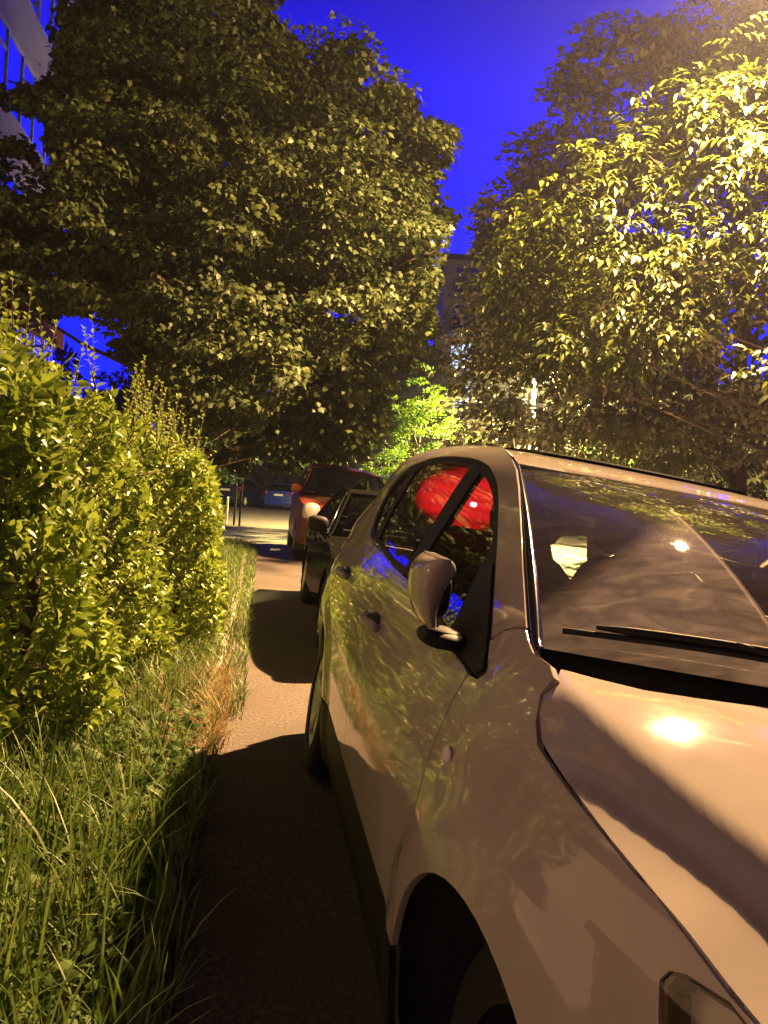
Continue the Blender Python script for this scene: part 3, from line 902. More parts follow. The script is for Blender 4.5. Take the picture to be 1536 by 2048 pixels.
def simple_car(root, sp, paint, st=.07, rimmat='alloy'):
    w0, belt, tum = sp['w'], sp['belt'], sp['tumble']
    f0, r0 = sp['front'], sp['rear']
    wb, tr = sp['wb'], sp['tyre']

    def W(s, z):
        w = w0-.035*max(0, (.55-z)/.35)**2
        if z > belt: w -= tum*(z-belt)**1.15+.03*min(1, (z-belt)/.05)
        if s < f0+.7: w -= sp.get('nose', .16)*((f0+.7-s)/.7)**2.2
        if s > r0-.6: w -= .09*((s-r0+.6)/.6)**2.2
        return w
    zs = .30
    ar = tr+.055
    q = math.asin(max(-1, (zs-tr)/ar))
    low = sp['lower_top']                      # (s, z) front to rear, the upper edge of the lower body
    for sg in (1, -1):
        fm = lambda s, z: (-sg*W(s, z), s, z)
        poly = [(f0+.03, zs)]+arcpts(0, tr, ar, math.pi-q, q, 14)+arcpts(wb, tr, ar, math.pi-q, q, 14)+[(r0-.03, zs)]+low[::-1]
        cuts = [f0-.1]+sp['doors']+[r0+.1]
        names = ['fender', 'front_door', 'rear_door', 'quarter_panel'] if len(cuts) == 5 else ['fender', 'front_door', 'quarter_panel']
        for nm, a, b in zip(names, cuts[:-1], cuts[1:]):
            pc = clip_s(poly, a+.004, b-.004)
            o = panel(nm, pc, fm, paint, root, step=st, out=(-sg, 0, 0), flange=.02)
            if 'door' in nm:
                sh = b-.12
                MB().tube([(-sg*(W(sh, belt-.08)+.02), sh-.2, belt-.085), (-sg*(W(sh, belt-.08)+.03), sh-.1, belt-.08), (-sg*(W(sh, belt-.08)+.02), sh, belt-.08)], .013, 6).build('handle', paint, o, True)
        fm2 = lambda s, z: (-sg*(W(s, z)), s, z)
        panel('window_surround', sp['upper'], fm2, paint, root, step=st, out=(-sg, 0, 0), holes=[sp['dlo']], flange=.02)
        panel('side_window', sp['dlo'], lambda s, z: (-sg*(W(s, z)-.008), s, z), M['glass_dark'], root, step=st, out=(-sg, 0, 0), flange=0)
        for s_ in sp['pillars']:
            zt = np.array(sp['dlo'])[:, 1].max()
            panel('window_pillar', [(s_-.05, belt+.02), (s_+.05, belt+.02), (s_+.02, zt-.03), (s_-.08, zt-.03)], lambda s, z: (-sg*(W(s, z)+.0), s, z), M['black_plastic'], root, step=.1, out=(-sg, 0, 0))
        m = sp['mirror']
        mo = MB().blob((-sg*(W(m[0], m[1])+.10), m[0], m[1]+.06), (.10, .06, .075), 14, 10, 2.8)
        mo.tube([(-sg*(W(m[0], m[1])-.02), m[0]+.02, m[1]), (-sg*(W(m[0], m[1])+.08), m[0], m[1]+.03)], .025, 6)
        mo.build('side_mirror', sp.get('mirror_mat', paint), root, True)
        # lamps
        hz = sp['lamp']
        h = MB().blob((-sg*(W(f0+.18, hz)-.12), f0+.20, hz), (.15, .17, sp.get('lamp_h', .085)), 16, 10, 3).build('headlight', M['reflector'], root, True)
        MB().blob((-sg*(W(f0+.18, hz)-.07), f0+.22, hz-.0), (.10, .17, .06), 12, 8, 3).build('indicator', M['amber'], h, True)
        tz = sp['tail']
        MB().blob((-sg*(W(r0-.12, tz)-.07), r0-.10, tz), (.09, .11, sp.get('tail_h', .09)), 14, 10, 3).build('tail_lamp', M['red_lens'], root, True)
        for ax in (0., wb):
            wheel(root, -sg*(w0-.115), ax, tr, sg, tr, .19, tr*.66, 5, rimmat)
            v = []; n = 16
            for x in (-sg*(w0-.02), -sg*(w0-.3)):
                for k in range(n+1):
                    t = math.radians(-20)+math.radians(220)*k/n
                    v.append((x, ax+(ar+.03)*math.cos(t), tr+(ar+.03)*math.sin(t)))
            MB().add(v, [(k, k+1, n+2+k, n+1+k) for k in range(n)]+[tuple(range(n+1, 2*n+2))]).build('wheel_arch_liner', M['liner'], root)
    # strips over the top from nose to tail
    for nm, mt, pts, opt in sp['top']:
        sa = np.array([p[0] for p in pts], float); za = np.array([p[1] for p in pts], float)
        T = np.linspace(0, 1, len(pts))
        bow, drop = opt.get('bow', 0.), opt.get('drop', .03)

        def fm(u, t, sa=sa, za=za, T=T, bow=bow, drop=drop, ins=opt.get('in', .0), d=opt.get('d', 0.)):
            s = float(np.interp(t, T, sa)); z = float(np.interp(t, T, za))
            ww = W(s, z-drop)-ins
            return (-u*ww, s+bow*u*u, z-drop*abs(u)**2.4+d)
        ou = opt.get('out', (0, 0, 1))
        poly = [(-1, 0), (-.5, 0), (0, 0), (.5, 0), (1, 0)]+[(1, t) for t in T[1:-1]]+[(1, 1), (.5, 1), (0, 1), (-.5, 1), (-1, 1)]+[(-1, t) for t in T[1:-1][::-1]]
        o = panel(nm, poly, fm, mt, root, step=.12, out=ou, flange=opt.get('fl', .02))
        if nm == 'windscreen':
            for u0, u1 in ((.85, .15), (.05, -.6)):
                MB().tube([Vector(fm(u0, .05))+Vector((0, 0, .02)), Vector(fm(u1, .06))+Vector((0, 0, .02))], .01, 5).build('wiper', M['black_plastic'], o)
    if 'plate_r' in sp:
        z = sp['plate_r']
        MB().box(-.26, .26, r0-.005, r0+.012, z-.055, z+.055).build('number_plate', M['plate'], root)
    z = sp.get('plate_f', .5)
    MB().box(-.26, .26, f0-.02, f0-.005, z-.055, z+.055).build('number_plate', M['plate'], root)
    ub = MB().box(-w0+.2, w0-.2, f0+.1, r0-.1, .24, .30).box(-w0+.30, w0-.30, f0+.1, .55, .30, .62).box(-w0+.12, w0-.12, .58, .64, .30, belt-.06)
    ub.box(-w0+.12, w0-.12, r0-.5, r0-.44, .30, belt-.10)
    ub.build('underbody', M['liner'], root)
    for x in (-.37, .37):
        o = MB().blob((x, 1.25, .60), (.25, .27, .10), 12, 8, 3).blob((x, 1.52, .88), (.24, .09, .34), 12, 8, 3).build('seat', M['seat'], root, True)
        MB().blob((x, 1.60, sp.get('headrest', 1.28)), (.13, .05, .09), 10, 8, 2.6).build('headrest', M['seat'], o, True)
    return root


def place_car(root, u, v, tilt, turn=0., z=0.):
    """left wheels stand on the pavement"""
    p = street(u, v, z)
    a = -YAW+turn
    k = .75
    ox, oz = -k+k*math.cos(tilt), -k*math.sin(tilt)
    root.location = p+Vector((ox*math.cos(a), ox*math.sin(a), oz))
    root.rotation_euler = (0, tilt, a)


# dark saloon right behind the silver car
c2 = thing('black_car', 'low dark saloon with a sloping roofline parked close behind the silver SUV', 'car')
sed = dict(w=.86, belt=.92, tumble=.52, front=-.92, rear=3.72, wb=2.72, tyre=.315, doors=[.52, 1.55, 2.45], lamp=.68, tail=.82, mirror=(.72, .95),
           lower_top=[(-.89, .62), (-.80, .72), (-.4, .80), (0, .86), (.35, .91), (.50, .93), (1.5, .945), (2.6, .955), (3.2, .95), (3.68, .93), (3.70, .60)],
           upper=[(.42, .935), (1.5, .952), (2.6, .962), (3.2, .955), (2.78, 1.24), (2.45, 1.345), (2.0, 1.385), (1.5, 1.38), (1.22, 1.33), (.80, 1.13)],
           dlo=[(.62, .965), (1.5, .975), (2.55, .985), (2.72, 1.03), (2.50, 1.23), (2.2, 1.315), (1.9, 1.34), (1.5, 1.335), (1.26, 1.285), (.85, 1.09)],
           pillars=[1.58], mirror_mat=M['black_plastic'], headrest=1.12,
           top=[('front_bumper', M['black_paint'], [(-.90, .30), (-.95, .45), (-.93, .62)], dict(out=(0, -1, 0), bow=.22, drop=0)),
                ('hood', M['black_paint'], [(-.93, .63), (-.80, .735), (-.3, .85), (.2, .92), (.46, .955)], dict(bow=.10, drop=.03)),
                ('windscreen', M['glass'], [(.47, .965), (.85, 1.17), (1.26, 1.365)], dict(bow=.14, drop=.03, d=.008, fl=0)),
                ('roof', M['black_paint'], [(1.27, 1.372), (1.5, 1.405), (1.9, 1.42), (2.35, 1.395), (2.62, 1.345)], dict(bow=.05, drop=.03)),
                ('rear_window', M['glass_dark'], [(2.63, 1.34), (2.95, 1.17), (3.22, 1.00)], dict(bow=-.06, drop=.03, fl=0)),
                ('trunk_lid', M['black_paint'], [(3.23, .99), (3.5, .985), (3.72, .95)], dict(bow=-.08, drop=.03)),
                ('rear_bumper', M['black_paint'], [(3.74, .94), (3.76, .6), (3.74, .30)], dict(bow=-.14, drop=0, out=(0, 1, 0)))],
           plate_r=.7, plate_f=.45)
simple_car(c2, sed, M['black_paint'])
place_car(c2, 1.36, 6.72, RHO*.9)
# chrome strips standing in for the lamp-lit pillar edges of the saloon
for sg in (1, -1):
    MB().tube([(-sg*.842, .50, .955), (-sg*.76, .88, 1.155), (-sg*.66, 1.24, 1.345)], .010, 6).build('lit_pillar_edge', M['chrome'], c2, True)

# brick red van-like car
c3 = thing('red_car', 'tall brick red estate with mirrors coloured orange as if lamplit parked third in the row under the maple', 'car')
mpv = dict(w=.88, belt=1.10, tumble=.33, front=-.86, rear=3.55, wb=2.75, tyre=.32, doors=[.35, 1.40, 2.45], lamp=.86, lamp_h=.15, tail=1.1, tail_h=.2, mirror=(.42, 1.16),
           lower_top=[(-.83, .70), (-.74, .92), (-.35, 1.03), (0, 1.075), (.20, 1.11), (1.5, 1.125), (2.6, 1.135), (3.5, 1.14), (3.53, .60)],
           upper=[(.16, 1.115), (1.5, 1.131), (2.6, 1.141), (3.5, 1.146), (3.42, 1.50), (3.25, 1.70), (2.6, 1.745), (1.8, 1.745), (1.12, 1.69), (.62, 1.43)],
           dlo=[(.40, 1.15), (1.5, 1.165), (2.6, 1.175), (3.35, 1.20), (3.28, 1.52), (3.15, 1.63), (2.5, 1.665), (1.8, 1.665), (1.18, 1.61), (.72, 1.39)],
           pillars=[1.42, 2.47], mirror_mat=mat('lamplit_orange_shell', (.40, .10, .03), .35, coat=1), headrest=1.38,  # mirror shells take an orange that stands in for lamp light
           top=[('front_bumper', M['red_paint'], [(-.84, .30), (-.90, .5), (-.86, .72)], dict(out=(0, -1, 0), bow=.20, drop=0)),
                ('hood', M['red_paint'], [(-.85, .73), (-.74, .95), (-.35, 1.075), (.0, 1.13), (.22, 1.16)], dict(bow=.10, drop=.05)),
                ('windscreen', M['glass'], [(.23, 1.165), (.70, 1.46), (1.12, 1.715)], dict(bow=.14, drop=.03, d=.008, fl=0)),
                ('roof', M['red_paint'], [(1.13, 1.725), (1.5, 1.785), (2.2, 1.81), (2.9, 1.79), (3.28, 1.745)], dict(bow=.04, drop=.05)),
                ('rear_window', M['glass'], [(3.30, 1.72), (3.42, 1.5), (3.50, 1.22)], dict(bow=-.05, drop=.03, fl=0, out=(0, 1, 0))),
                ('tailgate', M['red_paint'], [(3.51, 1.20), (3.55, .9), (3.56, .6)], dict(bow=-.08, drop=.02, out=(0, 1, 0))),
                ('rear_bumper', M['red_paint'], [(3.57, .59), (3.58, .45), (3.55, .30)], dict(bow=-.10, drop=0, out=(0, 1, 0)))],
           plate_r=.8, plate_f=.5)
simple_car(c3, mpv, M['red_paint'])
place_car(c3, 1.56, 15.5, RHO*.75)
c3.scale = (1.07, 1.07, 1.08)

# two cars across the yard, seen from behind
hat = dict(w=.88, belt=.98, tumble=.42, front=-.85, rear=3.35, wb=2.6, tyre=.32, doors=[.45, 1.45, 2.3], lamp=.72, tail=.98, tail_h=.10, mirror=(.6, 1.0),
           lower_top=[(-.82, .62), (-.72, .78), (-.3, .88), (.1, .95), (.45, .985), (1.5, .995), (2.6, 1.005), (3.3, 1.01), (3.33, .60)],
           upper=[(.40, .99), (1.5, 1.001), (2.6, 1.011), (3.28, 1.016), (3.12, 1.30), (2.9, 1.45), (2.2, 1.50), (1.6, 1.49), (1.2, 1.43), (.75, 1.20)],
           dlo=[(.62, 1.02), (1.5, 1.03), (2.6, 1.04), (2.95, 1.10), (2.85, 1.33), (2.2, 1.44), (1.6, 1.43), (1.24, 1.38), (.85, 1.18)],
           pillars=[1.47, 2.4], headrest=1.2,
           top=[('front_bumper', None, [(-.83, .30), (-.88, .45), (-.85, .65)], dict(out=(0, -1, 0), bow=.2, drop=0)),
                ('hood', None, [(-.84, .66), (-.72, .80), (-.2, .92), (.2, .985), (.42, 1.01)], dict(bow=.1, drop=.04)),
                ('windscreen', M['glass'], [(.43, 1.015), (.85, 1.26), (1.22, 1.465)], dict(bow=.14, drop=.03, d=.008, fl=0)),
                ('roof', None, [(1.23, 1.47), (1.6, 1.53), (2.2, 1.55), (2.7, 1.53), (3.0, 1.485)], dict(bow=-.03, drop=.04)),
                ('rear_window', M['glass_dark'], [(3.01, 1.475), (3.15, 1.30), (3.27, 1.09)], dict(bow=-.08, drop=.03, fl=0, out=(0, 1, .3), d=.004)),
                ('tailgate', None, [(3.28, 1.08), (3.345, .85), (3.35, .56)], dict(bow=-.10, drop=.02, out=(0, 1, 0))),
                ('rear_bumper', None, [(3.37, .55), (3.39, .42), (3.36, .30)], dict(bow=-.12, drop=0, out=(0, 1, 0)))],
           plate_r=.86, plate_f=.5)


def far_car(root, pm, px, d, turn, sc=1.0, roof=None):
    s = dict(hat); s['top'] = [(n, roof if (roof and n == 'roof') else (m_ or pm), p, o) for n, m_, p, o in hat['top']]
    simple_car(root, s, pm, .12)
    root.scale = (sc*1., sc, sc)
    root.location = ((px-768)/FPX*d+.0, d, 0)
    root.rotation_euler = (0, 0, math.pi+turn)
    return root


c4 = far_car(thing('blue_car', 'bright blue hatchback parked tail first across the lit yard', 'car'), M['blue_paint'], 585, 49, -.14)
c5 = far_car(thing('dark_car', 'dark hatchback with its roof coloured pale as if lamplit, parked left of the blue one', 'car'), M['navy_paint'], 489, 49.5, -.14, 1.12, M['lamplit_roof_paint'])


# ------------------------------------------------------------------ ground
def ground_z(u, v):
    t = min(max((v-19.5)/2.5, 0), 1)
    if u < 1.22: return -.012
    return -.175*(1-t)-.012*t


us = sorted(set([-120, -40, -16, -8, -4, -1.5, -.15, .5, 1.215, 1.225, 3, 6, 9, 14, 24, 60, 120]))
vs = sorted(set([-60, -20, -8, -3, 0, 3, 6, 9, 12, 15, 17, 19.5, 20.3, 21.1, 22, 26, 32, 40, 60, 120, 180]))
gv = [street(u, v, ground_z(u, v)) for v in vs for u in us]
gf = [(j*len(us)+i, j*len(us)+i+1, (j+1)*len(us)+i+1, (j+1)*len(us)+i) for j in range(len(vs)-1) for i in range(len(us)-1)]
kind(mesh_obj('road', gv, gf, M['road']))
# pavement slab on the near side of the kerb
mb = MB()
def sheet(name, u0, u1, v0, v1, z, m, nu=8, nv=60, wob=0., thick=.004):
    v, f = [], []
    r = np.random.default_rng(3)
    for j in range(nv+1):
        vv = v0+(v1-v0)*j/nv
        wl, wr = r.normal(0, wob), r.normal(0, wob)
        for i in range(nu+1):
            uu = u0+(u1-u0)*i/nu
            if i == 0: uu += wl
            if i == nu: uu += wr
            v.append(street(uu, vv, z))
    f = [(j*(nu+1)+i, j*(nu+1)+i+1, (j+1)*(nu+1)+i+1, (j+1)*(nu+1)+i) for j in range(nv) for i in range(nu)]
    return mesh_obj(name, v, f, m)
kind(sheet('pavement', -.18, 1.10, -6, 19.6, 0.0, M['asphalt']))
kb = MB()
for i in range(26):
    v0 = -6+i*1.0
    P8 = [street(u, v, z) for z in (-.17, .004) for v in (v0+.004, v0+.996) for u in (1.10, 1.215)]
    kb.add(P8, [(0, 2, 3, 1), (4, 5, 7, 6), (0, 1, 5, 4), (2, 6, 7, 3), (0, 4, 6, 2), (1, 3, 7, 5)])
kind(kb.build('kerb', M['kerb']))
kind(sheet('verge', -7.4, -.16, -6, 19.4, .006, M['soil'], 12, 60, .03))
# yard tarmac strips: wheel-darkened joints running across
kind(sheet('yard_tarmac', -14, 12, 22.2, 26.5, -.004, M['asphalt'], 6, 6))
kind(sheet('yard_tarmac', -16, 14, 26.62, 33.0, -.004, M['asphalt'], 6, 6))
kind(sheet('yard_tarmac', -18, 16, 33.1, 47.0, -.004, M['asphalt'], 6, 6))
eb = MB()
for i in range(23):
    v0 = -4+i*1.0
    a, b, z1 = -.245+random.uniform(-.012, .012), -.185+random.uniform(-.012, .012), .045+random.uniform(-.015, .01)
    P8 = [street(u, v, z) for z in (-.05, z1) for v in (v0+.01, v0+.99) for u in (a, b)]
    eb.add(P8, [(0, 2, 3, 1), (4, 5, 7, 6), (0, 1, 5, 4), (2, 6, 7, 3), (0, 4, 6, 2), (1, 3, 7, 5)])
kind(eb.build('path_edging', M['kerb']))


# ------------------------------------------------------------------ foliage
def norm(a):
    return a/np.maximum(np.linalg.norm(a, axis=-1, keepdims=True), 1e-9)


TEMPL = {}
# pointed oval leaf, folded along the midrib
TEMPL['oval'] = (np.array([(0, 0, 0), (-.22, .28, .05), (0, .30, -.02), (.22, .28, .05), (-.20, .62, .03), (0, .64, -.05), (.20, .62, .03), (0, 1, -.16)], float),
                 [(0, 2, 1), (0, 3, 2), (1, 2, 5, 4), (2, 3, 6, 5), (4, 5, 7), (5, 6, 7)])
# five-lobed leaf
_l = [(0, 0)]+[(.16, -.10), (.46, .02), (.30, .18), (.62, .42), (.30, .46), (.28, .62), (.0, 1.0), (-.28, .62), (-.30, .46), (-.62, .42), (-.30, .18), (-.46, .02), (-.16, -.10)]
TEMPL['lobed'] = (np.array([(x, y, -.10*(x*x*2)-.10*y*y+.03) for x, y in _l]+[(0, .35, .06)], float),
                  [(14, i, i+1) for i in range(0, 13)]+[(14, 13, 0)])
TEMPL['small'] = (np.array([(0, 0, 0), (-.26, .45, .06), (0, 1, -.1), (.26, .45, .06), (0, .5, -.03)], float), [(0, 4, 1), (1, 4, 2), (0, 3, 4), (3, 2, 4)])


def leaves(name, P, N, D, size, tmpl, m, parent=None, rnd=None):
    V, F = TEMPL[tmpl]
    n, k = len(P), len(V)
    D = norm(D); X = norm(np.cross(D, N)); Z = np.cross(X, D)
    size = np.broadcast_to(size, (n,))
    W = (P[:, None, :]+size[:, None, None]*(V[None, :, 0:1]*X[:, None, :]+V[None, :, 1:2]*D[:, None, :]+V[None, :, 2:3]*Z[:, None, :])).reshape(-1, 3)
    return fast_mesh(name, W, F, n, k, m, parent, rnd)


def fast_mesh(name, W, F, n, k, m, parent, rnd):
    sizes = np.array([len(f) for f in F]); flat = np.concatenate([np.array(f) for f in F])
    loops = (flat[None, :]+(np.arange(n)*k)[:, None]).ravel().astype(np.int32)
    tot = np.tile(sizes, n).astype(np.int32)
    start = np.concatenate([[0], np.cumsum(tot)[:-1]]).astype(np.int32)
    me = bpy.data.meshes.new(name)
    me.vertices.add(len(W)); me.vertices.foreach_set('co', W.astype(np.float32).ravel())
    me.loops.add(len(loops)); me.loops.foreach_set('vertex_index', loops)
    me.polygons.add(len(tot)); me.polygons.foreach_set('loop_start', start)
    try: me.polygons.foreach_set('loop_total', tot)
    except Exception: pass
    me.polygons.foreach_set('use_smooth', np.ones(len(tot), bool))
    me.update(calc_edges=True)
    if rnd is None: rnd = RNG.random(n)
    at = me.attributes.new('rnd', 'FLOAT', 'POINT')
    at.data.foreach_set('value', np.repeat(rnd, k).astype(np.float32))
    me.materials.append(m)
    o = bpy.data.objects.new(name, me)
    return link(o, parent)


def rdir(n, rng=RNG):
    return norm(rng.normal(size=(n, 3)))


def tree_clumps(poly, c, r, n, zmin, shell=.55, front=.0, tries=40):
    """clump centres inside a real 3-D crown volume; the outline trims the volume's silhouette"""
    c, r = np.array(c, float), np.array(r, float)
    out = []
    for _ in range(tries):
        q = rdir(n)*(shell+(1-shell)*RNG.random((n, 1)))**(1/1.5)
        P = c+q*r
        P = P[(P[:, 2] > zmin) & (q[:, 1] < .55+front)]
        if poly is not None:
            P = P[inpoly(proj(P), poly)]
        out.append(P)
        if sum(map(len, out)) > n: break
    return np.concatenate(out)[:n]


def clump_leaves(C, rad, per, c, up=.5, droop=.5, flat=.75):
    """leaf positions, normals and directions for clumps at C"""
    n = len(C)*per
    q = rdir(n)
    q[:, 2] = np.abs(q[:, 2])*.9-.25
    rr = np.repeat(rad*(.7+.6*RNG.random(len(C))), per)[:, None]
    P = np.repeat(C, per, 0)+q*rr*np.array([1, 1, flat])*(.45+.55*RNG.random((n, 1)))
    outw = norm(norm(P-np.array(c))*.6+q)
    N = norm(outw*.7+np.array([0, 0, up])+rdir(n)*.55)
    D = norm(outw*.8+np.array([0, 0, -droop])+rdir(n)*.6)
    return P, N, D


def limbs(name, base, top, targets, r0, parent, m='bark', n=26, bend=.6, rng=None):
    """tapered trunk with limbs reaching the clumps"""
    mb = MB()
    base, top = Vector(base), Vector(top)
    pts = [base.lerp(top, i/7)+Vector((math.sin(i*1.3)*.07, math.cos(i*1.7)*.07, 0))*(i/7) for i in range(8)]
    pts[0] = base
    mb.tube(pts, [r0*1.25]+[r0*(1-.78*i/7) for i in range(1, 8)], 10)
    idx = np.linspace(0, len(targets)-1, n).astype(int) if len(targets) else []
    for i in idx:
        t = Vector(targets[i])
        h = min(max((t.z-base.z)/(top.z-base.z)*.75-.08, .22), .95)
        a = base.lerp(top, h)
        mid = a.lerp(t, .5)+Vector((0, 0, -.25*bend+random.uniform(-.2, .3)))
        q1 = a.lerp(mid, .5)+Vector((random.uniform(-.1, .1), random.uniform(-.1, .1), .05))
        rr = r0*.38*(1-h*.55)
        mb.tube([a, q1, mid, mid.lerp(t, .55)+Vector((0, 0, .08)), t], [rr, rr*.75, rr*.5, rr*.3, rr*.12], 6)
    return mb.build(name, M[m], parent, True)


# --- big maple over the row of cars
MAPLE = [(140, -400), (520, -400), (528, 10), (545, 70), (600, 95), (640, 130), (690, 72), (735, 105), (750, 160), (790, 195), (815, 245), (900, 275),
         (905, 292), (845, 322), (835, 370), (850, 420), (905, 460), (890, 500), (882, 560), (892, 600), (880, 660), (830, 720), (800, 745), (745, 800),
         (735, 850), (722, 905), (640, 912), (560, 940), (500, 925), (420, 950), (330, 860), (300, 760), (250, 705), (215, 640), (130, 620), (60, 645), (-60, 660),
         (-400, 640), (-400, 265), (-60, 262), (60, 285), (95, 330), (105, 385), (112, 300), (100, 235), (40, 215), (0, 195), (60, 170), (115, 150), (125, 60)]
mc = np.array([-3.6, 16.6, 6.9])
tr_ = thing('maple_tree', 'big broad-leaved maple whose dark crown fills the upper left above the parked cars', 'tree', (-4.3, 17.4, 0))
C1 = tree_clumps(MAPLE, mc, (6.6, 4.9, 7.6), 560, 1.75)
C2 = tree_clumps(MAPLE, mc, (5.6, 4.0, 6.6), 420, 2.4, shell=.1)
q_ = rdir(900)*(.25+.75*RNG.random((900, 1)))*np.array([6.4, 4.6, 7.4]); q_[:, 1] = np.abs(q_[:, 1])*.9+.3
C3 = mc+q_; C3 = C3[(C3[:, 2] > 2.6) & inpoly(proj(C3), MAPLE)][:420]
C1 = np.concatenate([C1, C2, C3])
k = RNG.random(len(C1))
P, N, D = clump_leaves(C1, .60, 135, mc, up=.35, droop=.45)
RM = np.clip(np.repeat(RNG.random(len(C1)), 135)*.65+RNG.random(len(P))*.35, 0, 1)
pp = proj(P)
gone = inpoly(pp, [(-80, 300), (60, 312), (106, 385), (60, 400), (-80, 335)]) | inpoly(pp, [(-80, -60), (112, -60), (122, 60), (104, 165), (40, 182), (-80, 195)]) | inpoly(pp, [(-80, 222), (30, 222), (98, 240), (104, 385), (60, 288), (-80, 268)])
keep = ~(gone & (RNG.random(len(P)) < .93)) & ~inpoly(pp, [(95, 655), (140, 640), (172, 660), (200, 690), (150, 725), (95, 700)])
# the lamp reaches the pavement and the roofs of the cars under the edge of this crown
LP = np.array([4.7, 10.4, 9.1])
tq = (LP[2]-.9)/np.maximum(LP[2]-P[:, 2], .2)
gq = LP+(P-LP)*tq[:, None]
gu, gvv = gq[:, 0]*math.cos(YAW)-gq[:, 1]*math.sin(YAW), gq[:, 0]*math.sin(YAW)+gq[:, 1]*math.cos(YAW)
keep &= ~((P[:, 2] < LP[2]-.3) & (gu > -1.5) & (gu < 2.7) & (gvv > 8) & (gvv < 18) & (RNG.random(len(P)) < .97))
keep &= ~inpoly(pp, [(905, 440), (1000, 440), (1000, 470), (935, 500), (925, 560), (925, 700), (880, 700), (868, 600), (890, 520)])
P, N, D, RM = P[keep], N[keep], D[keep], RM[keep]
loc = np.array(tr_.location)
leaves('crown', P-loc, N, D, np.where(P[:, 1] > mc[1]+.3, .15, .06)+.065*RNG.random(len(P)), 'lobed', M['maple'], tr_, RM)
limbs('trunk', (0, 0, 0), (.3, -.5, 7.5), C1[::9]-loc, .26, tr_, n=30)


# --- walnut tree at the lamp on the right
WAL = [(1700, 0), (1536, 62), (1475, 72), (1450, 150), (1350, 160), (1325, 225), (1255, 235), (1235, 290), (1150, 318), (1125, 395), (1040, 400), (992, 428),
       (1000, 480), (955, 540), (922, 590), (930, 640), (905, 690), (960, 720), (1060, 760), (1200, 745), (1330, 690), (1420, 600), (1480, 570), (1600, 560), (1700, 500)]
wc = np.array([5.4, 14.3, 6.3])
wt = thing('walnut_tree', 'walnut tree with hanging yellow-lit leaves on the right, next to the street lamp', 'tree', (9.0, 16.2, -.17))


def compound(C, per, c, lsz, nl=7, spread=.55, rise=.1):
    """pinnate leaves: pairs of leaflets hanging along a stalk"""
    n = len(C)*per
    st = np.repeat(C, per, 0)+rdir(n)*spread*RNG.random((n, 1))**.5*np.array([1, 1, .8])
    ax = norm(norm(st-np.array(c))*.5+rdir(n)*.8+np.array([0, -.25, -.1+rise]))
    ln = .30+.16*RNG.random(n)
    Ps, Ns, Ds, S = [], [], [], []
    rnd = []
    r0 = RNG.random(n)
    sd = norm(np.cross(ax, np.array([0, 0, 1.])))
    for j in range(nl):
        t = (j//2+1)/((nl+1)//2)
        sg = 0 if j == nl-1 else (1 if j % 2 else -1)
        p = st+ax*(ln*t)[:, None]+np.array([0, 0, -1.])*(ln*t*t*.35)[:, None]
        d = norm(sd*sg*.85+ax*.55+np.array([0, 0, -.55])+rdir(n)*.22)
        nn = norm(np.array([0, -.35, 1.])+sd*sg*.25+rdir(n)*.35)
        Ps.append(p); Ns.append(nn); Ds.append(d); S.append(lsz*(.75+.5*RNG.random(n))*(1.15 if sg == 0 else 1)); rnd.append(np.clip(r0+RNG.normal(0, .15, n), 0, 1))
    return np.concatenate(Ps), np.concatenate(Ns), np.concatenate(Ds), np.concatenate(S), np.concatenate(rnd)


CW = tree_clumps(WAL, wc, (5.2, 3.3, 5.2), 300, 2.2, shell=.35)
P, N, D, S, r_ = compound(CW, 10, wc, .13)
pp = proj(P)
k = ~inpoly(pp, [(1036, 770), (1064, 770), (1064, 920), (1036, 920)]) & ~(inpoly(pp, [(880, 430), (985, 430), (980, 480), (940, 520), (938, 705), (865, 705)]) & (RNG.random(len(P)) < .9))
k &= ~((pp[:, 1] > 745+40*RNG.random(len(P))) & (RNG.random(len(P)) < .75))
P, N, D, S, r_ = P[k], N[k], D[k], S[k], r_[k]
loc = np.array(wt.location)
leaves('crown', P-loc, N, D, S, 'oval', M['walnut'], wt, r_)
limbs('trunk', (0, 0, 0), (-.3, -.2, 7.2), CW[::5]-loc, .13, wt, 'bark', n=18, bend=.3)
# low branch reaching in from the right
wb_ = thing('walnut_branch', 'bright low walnut branch reaching in at the right edge, in front of the shaded tree', 'branch', (5.4, 9.6, 2.9))
CB = np.array([[4.35, 9.3, 3.05], [4.5, 9.2, 3.2], [4.7, 9.35, 3.15], [4.75, 9.2, 3.4], [4.95, 9.3, 3.35], [5.1, 9.4, 3.3]])
P, N, D, S, r_ = compound(CB, 9, (5.6, 9.4, 3.2), .12, spread=.22)
loc = np.array(wb_.location)
leaves('leaves', P-loc, N, D, S, 'oval', M['walnut'], wb_, r_)
MB().tube([(1.2, .5, .5), (.2, .0, .42), (-.5, -.25, .42), (-1.0, -.35, .2)], [.03, .022, .014, .006], 6).build('stem', M['twig'], wb_, True)

